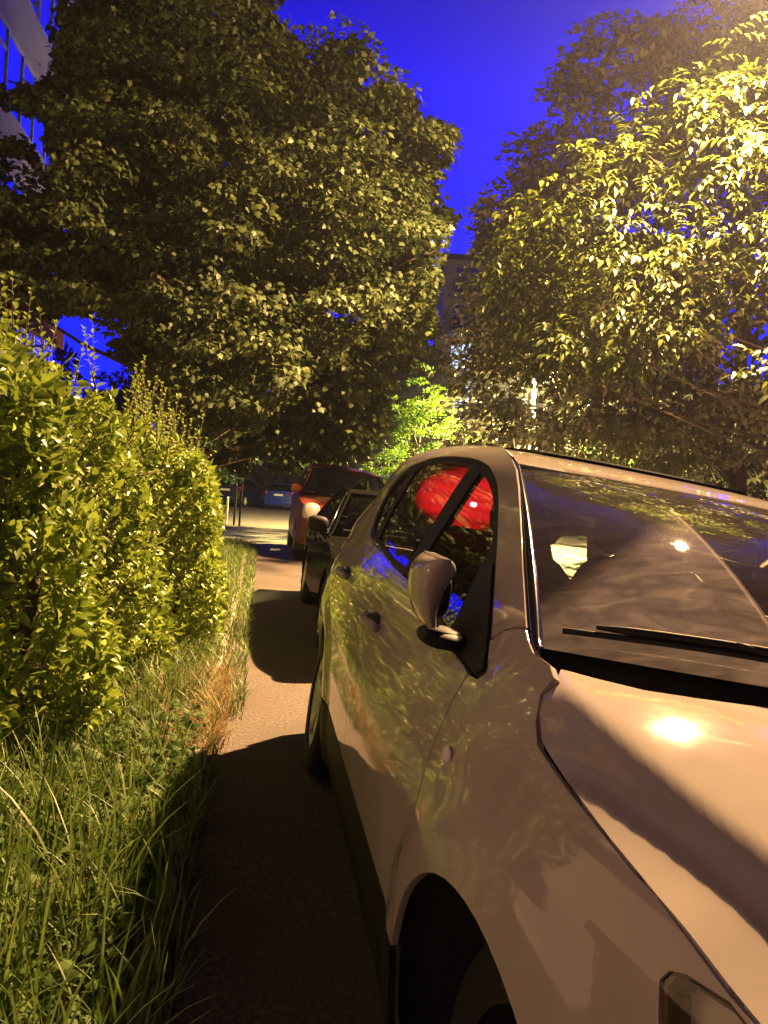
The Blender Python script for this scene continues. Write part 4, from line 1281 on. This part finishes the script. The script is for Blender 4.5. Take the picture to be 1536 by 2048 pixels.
# --- tall shaded tree behind
DRK = [(1148, 95), (1200, 60), (1320, 62), (1400, 10), (1480, -120), (1750, -300), (1750, 930), (900, 930), (915, 820), (930, 760), (955, 600), (985, 432), (1015, 385),
       (1045, 290), (1120, 262), (1130, 180)]
dc = np.array([9.0, 21.5, 7.2])
dt = thing('shaded_tree', 'tall dark tree rising behind the walnut on the right against the blue sky', 'tree', (9.5, 21.8, -.1))
CD = tree_clumps(DRK, dc, (8.2, 4.2, 9.5), 620, 1.0, shell=.35)
P, N, D = clump_leaves(CD, .95, 105, dc, up=.4, droop=.4)
loc = np.array(dt.location)
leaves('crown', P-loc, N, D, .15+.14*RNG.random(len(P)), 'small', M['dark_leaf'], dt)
limbs('trunk', (0, 0, 0), (-.3, 0, 10), CD[::14]-loc, .3, dt, n=26)

# --- small bright tree under the far lamp
BR = [(728, 985), (722, 880), (745, 810), (775, 785), (805, 775), (835, 742), (850, 735), (858, 765), (890, 790), (905, 830), (930, 880), (930, 985)]
bc = np.array([.95, 24.6, 2.9])
bt = thing('lime_green_tree', 'small bright lime green tree lit by the far street lamp above the red car', 'tree', (.9, 24.9, 0))
CBt = tree_clumps(BR, bc, (2.0, 1.6, 2.3), 130, .5, shell=.2)
P, N, D = clump_leaves(CBt, .33, 70, bc, up=.8, droop=-.1)
loc = np.array(bt.location)
leaves('crown', P-loc, N, D, .075+.05*RNG.random(len(P)), 'small', M['bright_leaf'], bt)
limbs('trunk', (0, 0, 0), (0, 0, 3.8), CBt[::6]-loc, .07, bt, n=16)

# --- shrubs and trees farther back, each its own plant
def bush(name, label, c, r, nc, per, lsz, m, cat='shrub', group=None, tm='small', rad=.35, trunk=None):
    t = thing(name, label, cat, (c[0], c[1], 0), group=group)
    C = tree_clumps(None, c, r, nc, .15, shell=.3)
    P, N, D = clump_leaves(C, rad, per, c, up=.5, droop=.3)
    loc = np.array(t.location)
    leaves('crown', P-loc, N, D, lsz*(.7+.6*RNG.random(len(P))), tm, M[m], t)
    limbs('trunk', (0, 0, -.15), (0, 0, c[2]), C[::5]-loc, trunk or .06, t, n=10)
    return t


bush('shrub', 'yellow-green shrub between the lime green tree and the pale lamp post', (2.7, 27.3, 1.7), (1.3, 1.0, 2.0), 70, 60, .11, 'bright_leaf')
bush('shrub', 'dim shrub with pale leaf tips right of the far lamp post', (7.2, 27.4, 1.6), (1.9, 1.2, 2.2), 80, 55, .13, 'weed')
bush('shrub', 'dark low shrub at the right edge behind the silver car roof', (9.8, 22.5, 2.4), (2.8, 1.3, 3.0), 150, 70, .16, 'dark_leaf')
bush('shrub', 'dark green shrub beside the thin posts at the end of the hedge', (-4.9, 20.5, 1.25), (1.0, 1.2, 1.5), 60, 60, .09, 'weed')
for (x, y, h, lab) in ((-3.55, 9.6, 1.0, 'rounded shrub right behind the end of the hedge, nearest to the pavement'), (-4.6, 13.2, 1.15, 'dim shrub under the maple, between the trunk and the hedge'), (-4.3, 16.0, 1.1, 'dim shrub beside the maple trunk')):
    bush('shrub', lab, (x, y, h), (.95, 1.6, h), 70, 60, .08, 'weed', rad=.3)
bush('shrub', 'low leafy shrub at the far end of the hedge under the maple', (-3.2, 12.3, .6), (.6, 1.3, .75), 50, 60, .075, 'hedge', rad=.25)
for i, (x, y, h, w_, lab) in enumerate([
        (-16, 56, 9, 5.0, 'dark tree behind the far parked cars, at the left end of the tree line'),
        (-9.5, 58, 8, 4.0, 'dark tree directly behind the dark hatchback across the yard'),
        (-4.0, 57, 11, 4.2, 'dark tree directly behind the blue hatchback across the yard'),
        (1.4, 44, 9, 2.3, 'dark tree behind the red estate car and the lime green tree'),
        (9.0, 55, 8, 5.0, 'dark tree in front of the beige apartment block'),
        (17.0, 52, 9, 5.5, 'dark tree farthest to the right in the tree line'),
        (16.5, 33, 7, 3.6, 'dark bushy tree at the right edge just above the silver car roof'),
        (-25, 52, 10, 6.0, 'dark tree half hidden by the left apartment block')]):
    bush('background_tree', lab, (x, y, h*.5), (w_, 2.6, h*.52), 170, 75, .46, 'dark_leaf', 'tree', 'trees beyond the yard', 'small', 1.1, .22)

# --- hedge beside the pavement
HEDGE = [(-500, 640), (0, 652), (60, 640), (130, 655), (245, 668), (262, 760), (300, 795), (330, 855), (395, 905), (425, 950), (438, 1020), (430, 1100), (445, 1160),
         (442, 1260), (405, 1345), (330, 1400), (200, 1450), (0, 1580), (-500, 1750)]
hg = thing('hedge', 'dense leafy hedge with upright young shoots beside the pavement on the left', 'hedge', street(-1.6, 5.0))
n = 84000
uv = np.stack([-2.9+2.75*RNG.random(n), 2.3+6.0*RNG.random(n), .08+1.95*RNG.random(n)], 1)
def hedge_face(v): return -1.0+.185*(np.clip(v, 2.6, 8)-3.3)
def hedge_top(v): return 1.80-.155*np.clip(v-4.2, 0, 9)-.02*np.clip(v-6, 0, 9)**2
# bumpy front face and rounded top
ph = uv[:, 1]*2.1
edge = hedge_face(uv[:, 1])+.13*np.sin(ph+uv[:, 2])+.12*np.sin(ph*2.3+uv[:, 2]*3)+.07*np.sin(ph*5.1-uv[:, 2]*6)-.20*np.clip(uv[:, 2]-1.25, 0, 1)-.12*np.clip(.4-uv[:, 2], 0, 1)
top = hedge_top(uv[:, 1])+.07*np.sin(ph*1.7+uv[:, 0]*4)
uv[:, 0] = np.where(RNG.random(n) < .62, edge-np.abs(RNG.normal(0, .10, n)), uv[:, 0])
P = np.stack([uv[:, 0]*math.cos(YAW)+uv[:, 1]*math.sin(YAW), -uv[:, 0]*math.sin(YAW)+uv[:, 1]*math.cos(YAW), uv[:, 2]], 1)
k = (uv[:, 0] < edge) & (uv[:, 2] < top) & inpoly(proj(P), HEDGE)
# thin spots
gap = np.sin(P[:, 0]*7.1+P[:, 2]*5.3)*np.sin(P[:, 1]*4.7-P[:, 2]*6.1)
k &= (gap > -.55) | (RNG.random(n) < .35)
k &= ~(inpoly(proj(P), [(38, 1140), (98, 1120), (104, 1230), (92, 1345), (36, 1345)]) & (P[:, 1] < 3.75) & (RNG.random(n) < .88))
P = P[k]; nn = len(P)
N = norm(np.array([.55, -.35, .6])+rdir(nn)*1.0)
D = norm(np.array([.35, -.1, .35])+rdir(nn)*.9)
loc = np.array(hg.location)
leaves('foliage', P-loc, N, D, .034+.055*RNG.random(nn)**1.4, 'oval', M['hedge'], hg)
# shoots
sm = MB(); SP, SN, SD, SS = [], [], [], []
def shoot(u, v, z0, ln, lean):
    a = street(u, v, z0); b = a+Vector((lean[0], lean[1], 1)).normalized()*ln
    mid = a.lerp(b, .5)+Vector((random.uniform(-.02, .02), random.uniform(-.02, .02), 0))
    sm.tube([a-loc_v, mid-loc_v, b-loc_v], [.0045, .0035, .002], 5)
    nl = int(ln/.028)
    for i in range(nl):
        t = (i+.5)/nl
        p = a.lerp(b, t); an = i*2.4
        o = Vector((math.cos(an), math.sin(an), .55+.5*t))
        SP.append(p); SD.append(o); SN.append(Vector((-math.cos(an)*.5, -math.sin(an)*.5, 1))+Vector((random.uniform(-.3, .3), random.uniform(-.3, .3), 0)))
        SS.append((.055-.022*t)*random.uniform(.7, 1.2))
    for i in range(5):
        an = i*1.26
        SP.append(b); SD.append(Vector((math.cos(an)*.6, math.sin(an)*.6, 1))); SN.append(Vector((-math.cos(an), -math.sin(an), .6))); SS.append(random.uniform(.022, .038))
loc_v = Vector(hg.location)
cnt = 0
while cnt < 260:
    v = random.uniform(2.4, 7.8); u = random.uniform(-2.4, float(hedge_face(v)))
    z = random.uniform(1.2, 2.02)
    b = np.array([street(u, v, z)]); q = proj(b)[0]
    q2 = proj(np.array([street(u, v, z+.10)]))[0]
    if q[0] < -80 or q[0] > 400 or not inpoly([q], HEDGE)[0] or inpoly([q2], HEDGE)[0]:
        cnt += .05; continue
    shoot(u, v, z-.22, random.uniform(.26, .48)*(1 if random.random() < .8 else .7), (random.uniform(-.25, .3), random.uniform(-.2, .2)))
    cnt += 1
cnt = 0
while cnt < 240:        # side shoots on the face towards the pavement
    v = random.uniform(2.6, 8.0); z = random.uniform(.35, 1.8)
    u = float(hedge_face(v))-.20*max(z-1.25, 0)-.25*max(.5-z, 0)
    if z > float(hedge_top(v)): continue
    q = proj(np.array([street(u, v, z)]))[0]
    if inpoly([q], HEDGE)[0]:
        shoot(u-.12, v, z, random.uniform(.16, .30), (random.uniform(.4, 1.5), random.uniform(-.8, .4)))
    cnt += 1
leaves('shoot_leaves', np.array(SP)-loc, norm(np.array(SN)), np.array(SD), np.array(SS), 'oval', M['hedge_tip'], hg)
wd = sm
for i in range(16):
    v = 2.6+i*.34; u = float(hedge_face(v))-.38+random.uniform(-.12, .12)
    a = street(u, v, 0); b = street(u+random.uniform(-.15, .15), v+random.uniform(-.15, .15), .55); c = street(u+random.uniform(-.25, .3), v+random.uniform(-.3, .3), 1.5)
    wd.tube([a-loc_v, b-loc_v, c-loc_v], [.032, .026, .010], 7)
    for j in range(4):
        e = b.lerp(c, random.random()); f_ = e+Vector((random.uniform(-.1, .45), random.uniform(-.3, .3), random.uniform(.05, .4)))
        wd.tube([e-loc_v, f_-loc_v], [.009, .003], 5)
wd.tube([Vector(q)-loc_v for q in ((-1.56, 3.55, 0), (-1.57, 3.56, .45), (-1.53, 3.58, .80), (-1.60, 3.66, 1.3))], [.040, .036, .030, .015], 8)
wd.tube([Vector(q)-loc_v for q in ((-1.56, 3.56, .5), (-1.66, 3.50, .9), (-1.78, 3.5, 1.25))], [.022, .016, .008], 6)
wd.build('stems', M['bark'], hg, True)


# --- grass on the verge
def blades(name, U, V, h, wdt, bend, m, label=None):
    n = len(U)
    base = np.stack([U*math.cos(YAW)+V*math.sin(YAW), -U*math.sin(YAW)+V*math.cos(YAW), np.full(n, .0)], 1)
    an = RNG.random(n)*2*math.pi
    d = np.stack([np.cos(an), np.sin(an), np.zeros(n)], 1)
    fa = an+math.pi/2+RNG.normal(0, .5, n)
    side_ = np.stack([np.cos(fa), np.sin(fa), np.zeros(n)], 1)
    K = 5
    W = np.zeros((n, 2*K+1, 3))
    for i in range(K):
        t = i/K
        c = base+d*(bend*h*t**2)[:, None]+np.array([0, 0, 1.])*(h*(t-.28*bend*t**2.5))[:, None]
        ww = (wdt*(1-t**1.6*.75))[:, None]*.5
        W[:, 2*i] = c-side_*ww; W[:, 2*i+1] = c+side_*ww
    W[:, 2*K] = base+d*(bend*h)[:, None]+np.array([0, 0, 1.])*(h*(1-.28*bend))[:, None]
    F = [(2*i, 2*i+1, 2*i+3, 2*i+2) for i in range(K-1)]+[(2*K-2, 2*K-1, 2*K)]
    return fast_mesh(name, W.reshape(-1, 3), F, n, 2*K+1, m, None, np.clip(RNG.normal(.45, .28, n), 0, 1))


def scatter(n, u0, u1, v0, v1):
    return u0+(u1-u0)*RNG.random(n), v0+(v1-v0)*RNG.random(n)
u_, v_ = scatter(12500, -1.75, -.13, .9, 4.6)
tuft = np.sin(u_*11+v_*4)*np.sin(v_*9-u_*6)+.4*np.sin(u_*23-v_*19)
k = RNG.random(len(u_)) < .5+.6*tuft
u_, v_ = u_[k], v_[k]
h_ = (.16+.34*RNG.random(len(u_))**1.3)*(.75+.3*np.clip(tuft[k], -1, 1))*np.clip(1.25-.33*(v_-1.9), .5, 1.1)*np.clip(.7+(-.1-u_)*1.2, .6, 1.1)
o = tag(kind(blades('grass', u_, v_, h_, (.005+.006*RNG.random(len(u_)))*(1+.25*(v_ < 3.2)), .12+.62*RNG.random(len(u_))**1.3, M['grass']), 'stuff'), 'long uncut grass on the verge in the lower left beside the pavement', 'grass')
u_, v_ = scatter(13000, -1.3, -.02, 4.6, 18)
h_ = (.10+.20*RNG.random(len(u_)))*np.clip(.5+(-.05-u_)*1.3, .4, 1.1)
tag(kind(blades('grass', u_, v_, h_, .006+.006*RNG.random(len(u_)), .3+.7*RNG.random(len(u_)), M['grass']), 'stuff'), 'shorter grass along the pavement edge farther back', 'grass')
u_ = -.20+RNG.normal(0, .045, 1500); v_ = 4.0+1.7*RNG.random(1500)
h_ = .05+.13*RNG.random(1500)
tag(kind(blades('dry_grass', u_, v_, h_, .003+.004*RNG.random(1500), .4+.8*RNG.random(1500), M['dry_grass']), 'stuff'), 'dry straw-coloured grass on the pavement edge by the rear wheel', 'dry grass')
n = 6500
u_, v_ = scatter(n, -1.9, -.22, .8, 4.5)
P = np.stack([u_*math.cos(YAW)+v_*math.sin(YAW), -u_*math.sin(YAW)+v_*math.cos(YAW), .03+.12*RNG.random(n)], 1)
wl = leaves('weeds', P, norm(np.array([.2, -.3, 1])+rdir(n)*.5), norm(np.array([0, 0, .25])+rdir(n)*np.array([1, 1, .4])), .02+.026*RNG.random(n), 'lobed', M['weed'])
tag(kind(wl, 'stuff'), 'low broad-leaved weeds under the grass in the lower left corner', 'weeds')


# ------------------------------------------------------------------ buildings
def sbox(mb, u0, u1, v0, v1, z0, z1):
    P8 = [street(u, v, z) for z in (z0, z1) for v in (v0, v1) for u in (u0, u1)]
    return mb.add(P8, [(0, 2, 3, 1), (4, 5, 7, 6), (0, 1, 5, 4), (2, 6, 7, 3), (0, 4, 6, 2), (1, 3, 7, 5)])


b1 = thing('apartment_block', 'pale apartment block with grey balcony parapets at the upper left edge', 'building', street(-7.5, 16))
off = Vector(b1.location)
def loc_(mb):
    mb.v = [tuple(Vector(p)-off) for p in mb.v]; return mb
VE = 26.6
mb = MB(); sbox(mb, -15, -7.5, -18, VE, 0, 16.6); loc_(mb).build('wall', M['plaster'], b1)
mb = MB(); sbox(mb, -15.3, -6.3, -18.3, VE+.3, 16.6, 16.95); loc_(mb).build('roof', M['roof_dark'], b1)
for fl, zt in enumerate((3.50, 6.65, 9.80, 12.95, 16.10)):
    mb = MB()
    sbox(mb, -6.62, -6.5, -17, VE-.6, zt-1.30, zt)
    sbox(mb, -7.497, -6.62, -17, VE-.6, zt-1.30, zt-1.12)
    sbox(mb, -7.497, -6.62, VE-.72, VE-.6, zt-1.12, zt)
    o = loc_(mb).build('balcony_parapet', M['parapet'], b1)
    if fl == 4: continue
    for q in range(19):            # glazed balconies between the parapets, one window per bay
        v0 = -16.9+q*2.26
        if v0+2.2 > VE: break
        mb = MB()
        z0, z1 = zt+.003, zt+1.847
        for (a, b) in ((v0, v0+.10), (v0+1.07, v0+1.13)): sbox(mb, -6.60, -6.52, a, b, z0, z1)
        sbox(mb, -6.60, -6.52, v0+.10, v0+2.25, z0, z0+.08); sbox(mb, -6.60, -6.52, v0+.10, v0+2.25, z1-.09, z1)
        sbox(mb, -6.59, -6.53, v0+.10, v0+1.07, z0+1.25, z0+1.31)
        wn = loc_(mb).build('window', M['frame'], b1)
        mb = MB(); sbox(mb, -6.575, -6.555, v0+.10, v0+2.25, z0+.08, z1-.09); loc_(mb).build('pane', M['pane'], wn)
aw = thing('awning', 'dark red awning low on the left apartment block behind the hedge', 'awning', street(-6.0, 20.5, 4.9))
off = Vector(aw.location)
mb = MB()
P8 = [street(u, v, z) for (u, z) in ((-6.49, 5.5), (-5.1, 4.75), (-5.1, 4.35), (-6.49, 4.95)) for v in (14.5, 21.2)]
mb.add(P8, [(0, 2, 3, 1), (2, 4, 5, 3), (4, 6, 7, 5), (6, 0, 1, 7), (0, 6, 4, 2), (1, 3, 5, 7)])
loc_(mb).build('canopy', M['red_awning'], aw)
mb = MB()
for v in (15, 18, 20.8): mb.tube([street(-6.49, v, 4.2), street(-5.2, v, 4.4)], .025, 6)
loc_(mb).build('bracket', M['iron'], aw)

b2 = thing('beige_apartment_block', 'tall beige apartment block with glazed balconies seen between the trees in the distance', 'building', (10, 60, 0))
off = Vector(b2.location)
mb = MB().box(3.3, 6.1, 61.2, 72, 0, 19.3).box(6.1, 24, 60, 72, 0, 20.6); loc_(mb).build('wall', M['far_plaster'], b2)
mb = MB().box(5.5, 24.6, 59.2, 72.6, 20.6, 21.5).box(3.0, 6.095, 60.7, 72.3, 19.3, 19.6); loc_(mb).build('roof', M['roof_dark'], b2)
for fl in range(6):
    z = 2.3+fl*2.85
    mb = MB().box(3.9, 6.09, 60.0, 61.2, z-.18, z)
    o = loc_(mb).build('balcony', M['far_plaster'], b2)
    mb = MB()
    for i in range(9): mb.box(3.92+i*.26, 3.96+i*.26, 60.02, 60.06, z, z+.9)
    for zz in (.3, .6, .9): mb.box(3.9, 6.08, 60.0, 60.08, z+zz, z+zz+.05)
    loc_(mb).build('railing', M['iron'], o)
    mb = MB()
    for (a, b, c, d) in ((4.1, 4.2, z, z+2.3), (5.8, 5.9, z, z+2.3), (4.2, 5.8, z+2.2, z+2.3), (4.95, 5.02, z, z+2.2), (4.2, 5.8, z+1.5, z+1.56)):
        mb.box(a, b, 61.10, 61.19, c, d)
    wn = loc_(mb).build('window', M['frame'], b2)
    mb = MB().box(4.2, 5.8, 61.14, 61.195, z, z+2.2); loc_(mb).build('pane', M['lit_pane'] if fl in (2, 3) else M['pane'], wn)
    for x in (7.3, 10.2, 13.1, 16.0, 19.0):
        mb = MB()
        for (a, b, c, d) in ((x, x+.1, z+.5, z+2.0), (x+1.5, x+1.6, z+.5, z+2.0), (x+.1, x+1.5, z+1.9, z+2.0), (x+.1, x+1.5, z+.5, z+.6), (x+.75, x+.83, z+.6, z+1.9)):
            mb.box(a, b, 59.92, 59.995, c, d)
        wn = loc_(mb).build('window', M['frame'], b2)
        mb = MB().box(x+.1, x+1.5, 59.96, 59.998, z+.6, z+1.9); loc_(mb).build('pane', M['pane'], wn)

# ------------------------------------------------------------------ posts and lamps
def gpost(x, y, h, label, m):
    t = thing('gate_post', label, 'post', (x, y, 0), group='thin posts at the end of the hedge')
    MB().box(-.03, .03, -.03, .03, 0, h).build('shaft', m, t)
    MB().lathe([(h, .001), (h, .042), (h+.03, .036), (h+.05, .001)], 10, 'z').build('cap', m, t)
gpost(-4.55, 25.6, 1.45, 'thin dark post at the yard entrance, nearest to the red car', M['iron'])
gpost(-4.78, 25.9, 1.30, 'thin dark post just left of the taller one at the yard entrance', M['iron'])
gpost(-5.05, 26.0, .85, 'short pale post beside the shrub at the yard entrance', M['post'])


def street_lamp(name, label, base, head, h_arm, group=None):
    t = thing(name, label, 'street lamp', base, group=group)
    b = Vector(base); hd = Vector(head)-b
    MB().tube([(0, 0, 0), (0, 0, hd.z-.25)], [.085, .055], 12).tube([(0, 0, 0), (0, 0, 1.1)], [.11, .10], 12).build('pole', M['post'], t, True)
    MB().tube([(0, 0, hd.z-.3), (hd.x*.25, hd.y*.25, hd.z+.05), (hd.x*.8, hd.y*.8, hd.z+.12)], [.05, .035, .03], 8).build('arm', M['post'], t, True)
    d = Vector((hd.x, hd.y, 0)).normalized()
    a = math.atan2(d.y, d.x)
    hb = MB().blob((0, 0, 0), (.36, .14, .075), 20, 10, 2.6)
    o = hb.build('lamp_head', M['frame'], t, True); o.location = (hd.x, hd.y, hd.z+.14); o.rotation_euler = (0, 0, a)
    g = MB().blob((0, 0, 0), (.22, .10, .05), 16, 8, 2.2).build('lamp_glass', M['lamp_on'], o, True); g.location = (.03, 0, -.065)
    return t


L1 = Vector((4.7, 10.4, 9.1))
st1 = street_lamp('street_lamp', 'lit street lamp standing across the road to the right, just above the picture', (6.4, 9.9, -.17), L1, 1)
st2 = street_lamp('street_lamp', 'pale street lamp post behind the silver car roof, its small lamp glinting through the leaves', (4.55, 26.0, -.02), (4.25, 25.5, 6.35), 1)


def lamp(name, loc, power, col, rad, parent=None, cone=None):
    ld = bpy.data.lights.new(name, 'SPOT')
    ld.energy = power; ld.color = col; ld.shadow_soft_size = rad
    ld.spot_size = R(cone or 180); ld.spot_blend = 1.
    o = bpy.data.objects.new(name, ld); COL.objects.link(o)
    o.location = loc
    return o


WARM = (1., .59, .25)
lamp('lamp_light', L1+Vector((0, 0, -.05)), 33000, WARM, .10)
ld = bpy.data.lights.new('added_uplight', 'POINT'); ld.energy = 2600; ld.color = WARM; ld.shadow_soft_size = .10  # unseen point light added above the lamp to lift the tree crowns
o = bpy.data.objects.new('added_uplight', ld); COL.objects.link(o); o.location = L1+Vector((0, 0, .30))
lamp('lamp_light', (4.25, 25.5, 6.2), 85000, (1., .78, .27), .10)

VEIL = .0006  # thin scattering volume added to imitate lens glare and lift the shadows
if VEIL:
    hz = kind(MB().box(-190, 190, -150, 250, -1.2, 34).build('glare_veil', None), 'stuff')
    hm = bpy.data.materials.new('glare_veil_air'); hm.use_nodes = True
    hn = hm.node_tree; hn.nodes.remove(hn.nodes['Principled BSDF'])
    pv = hn.nodes.new('ShaderNodeVolumePrincipled'); pv.inputs['Density'].default_value = VEIL; pv.inputs['Color'].default_value = (.72, .72, 1., 1); pv.inputs['Anisotropy'].default_value = .55
    hn.links.new(pv.outputs['Volume'], hn.nodes['Material Output'].inputs['Volume'])
    hz.data.materials.append(hm)
# ------------------------------------------------------------------ sky, camera, view
w = bpy.data.worlds.new('World'); scn.world = w
w.use_nodes = True
nt = w.node_tree
bg = nt.nodes['Background']
sky = nt.nodes.new('ShaderNodeTexSky'); sky.sky_type = 'NISHITA'; sky.sun_disc = False
sky.sun_elevation = R(-3.5); sky.sun_rotation = R(0)
sky.ozone_density = 6.; sky.air_density = 1.; sky.dust_density = .2
mx = nt.nodes.new('ShaderNodeMix'); mx.data_type = 'RGBA'; mx.blend_type = 'MULTIPLY'
mx.inputs['Factor'].default_value = 1
mx.inputs['B'].default_value = (.035, .045, 1., 1)
nt.links.new(sky.outputs['Color'], mx.inputs['A'])
# dusk: the last glow lies ahead, the sky overhead and behind is darker
tc = nt.nodes.new('ShaderNodeTexCoord'); sx = nt.nodes.new('ShaderNodeSeparateXYZ')
nt.links.new(tc.outputs['Generated'], sx.inputs[0])
def mrange(src, a, b, c, d):
    n = nt.nodes.new('ShaderNodeMapRange'); n.interpolation_type = 'SMOOTHSTEP'
    for i, x in zip(('From Min', 'From Max', 'To Min', 'To Max'), (a, b, c, d)): n.inputs[i].default_value = x
    nt.links.new(src, n.inputs['Value']); return n.outputs['Result']
g1 = mrange(sx.outputs['Z'], .22, .72, 1., .05)
g2 = mrange(sx.outputs['Y'], -.2, .75, .18, 1.)
mm = nt.nodes.new('ShaderNodeMath'); mm.operation = 'MULTIPLY'
nt.links.new(g1, mm.inputs[0]); nt.links.new(g2, mm.inputs[1])
ms_ = nt.nodes.new('ShaderNodeMath'); ms_.operation = 'MULTIPLY'; ms_.inputs[1].default_value = 13.5
nt.links.new(mm.outputs[0], ms_.inputs[0])
nt.links.new(mx.outputs['Result'], bg.inputs['Color'])
nt.links.new(ms_.outputs[0], bg.inputs['Strength'])

cd_ = bpy.data.cameras.new('camera'); cam = bpy.data.objects.new('camera', cd_); COL.objects.link(cam)
cd_.sensor_fit = 'VERTICAL'; cd_.sensor_height = 36; cd_.sensor_width = 27
cd_.lens = FPX/2048*36
cd_.clip_start = .05; cd_.clip_end = 2000
cam.location = (0, 0, CAM_H)
cam.rotation_euler = (Matrix.Rotation(R(90)-PITCH, 3, 'X') @ Matrix.Rotation(ROLL, 3, 'Z')).to_euler()
scn.camera = cam
scn.view_settings.view_transform = 'Standard'
scn.view_settings.look = 'None'
scn.view_settings.exposure = .65
scn.view_settings.gamma = 1
scn.cycles.max_bounces = 8
scn.cycles.transparent_max_bounces = 16
scn.cycles.sample_clamp_indirect = 6
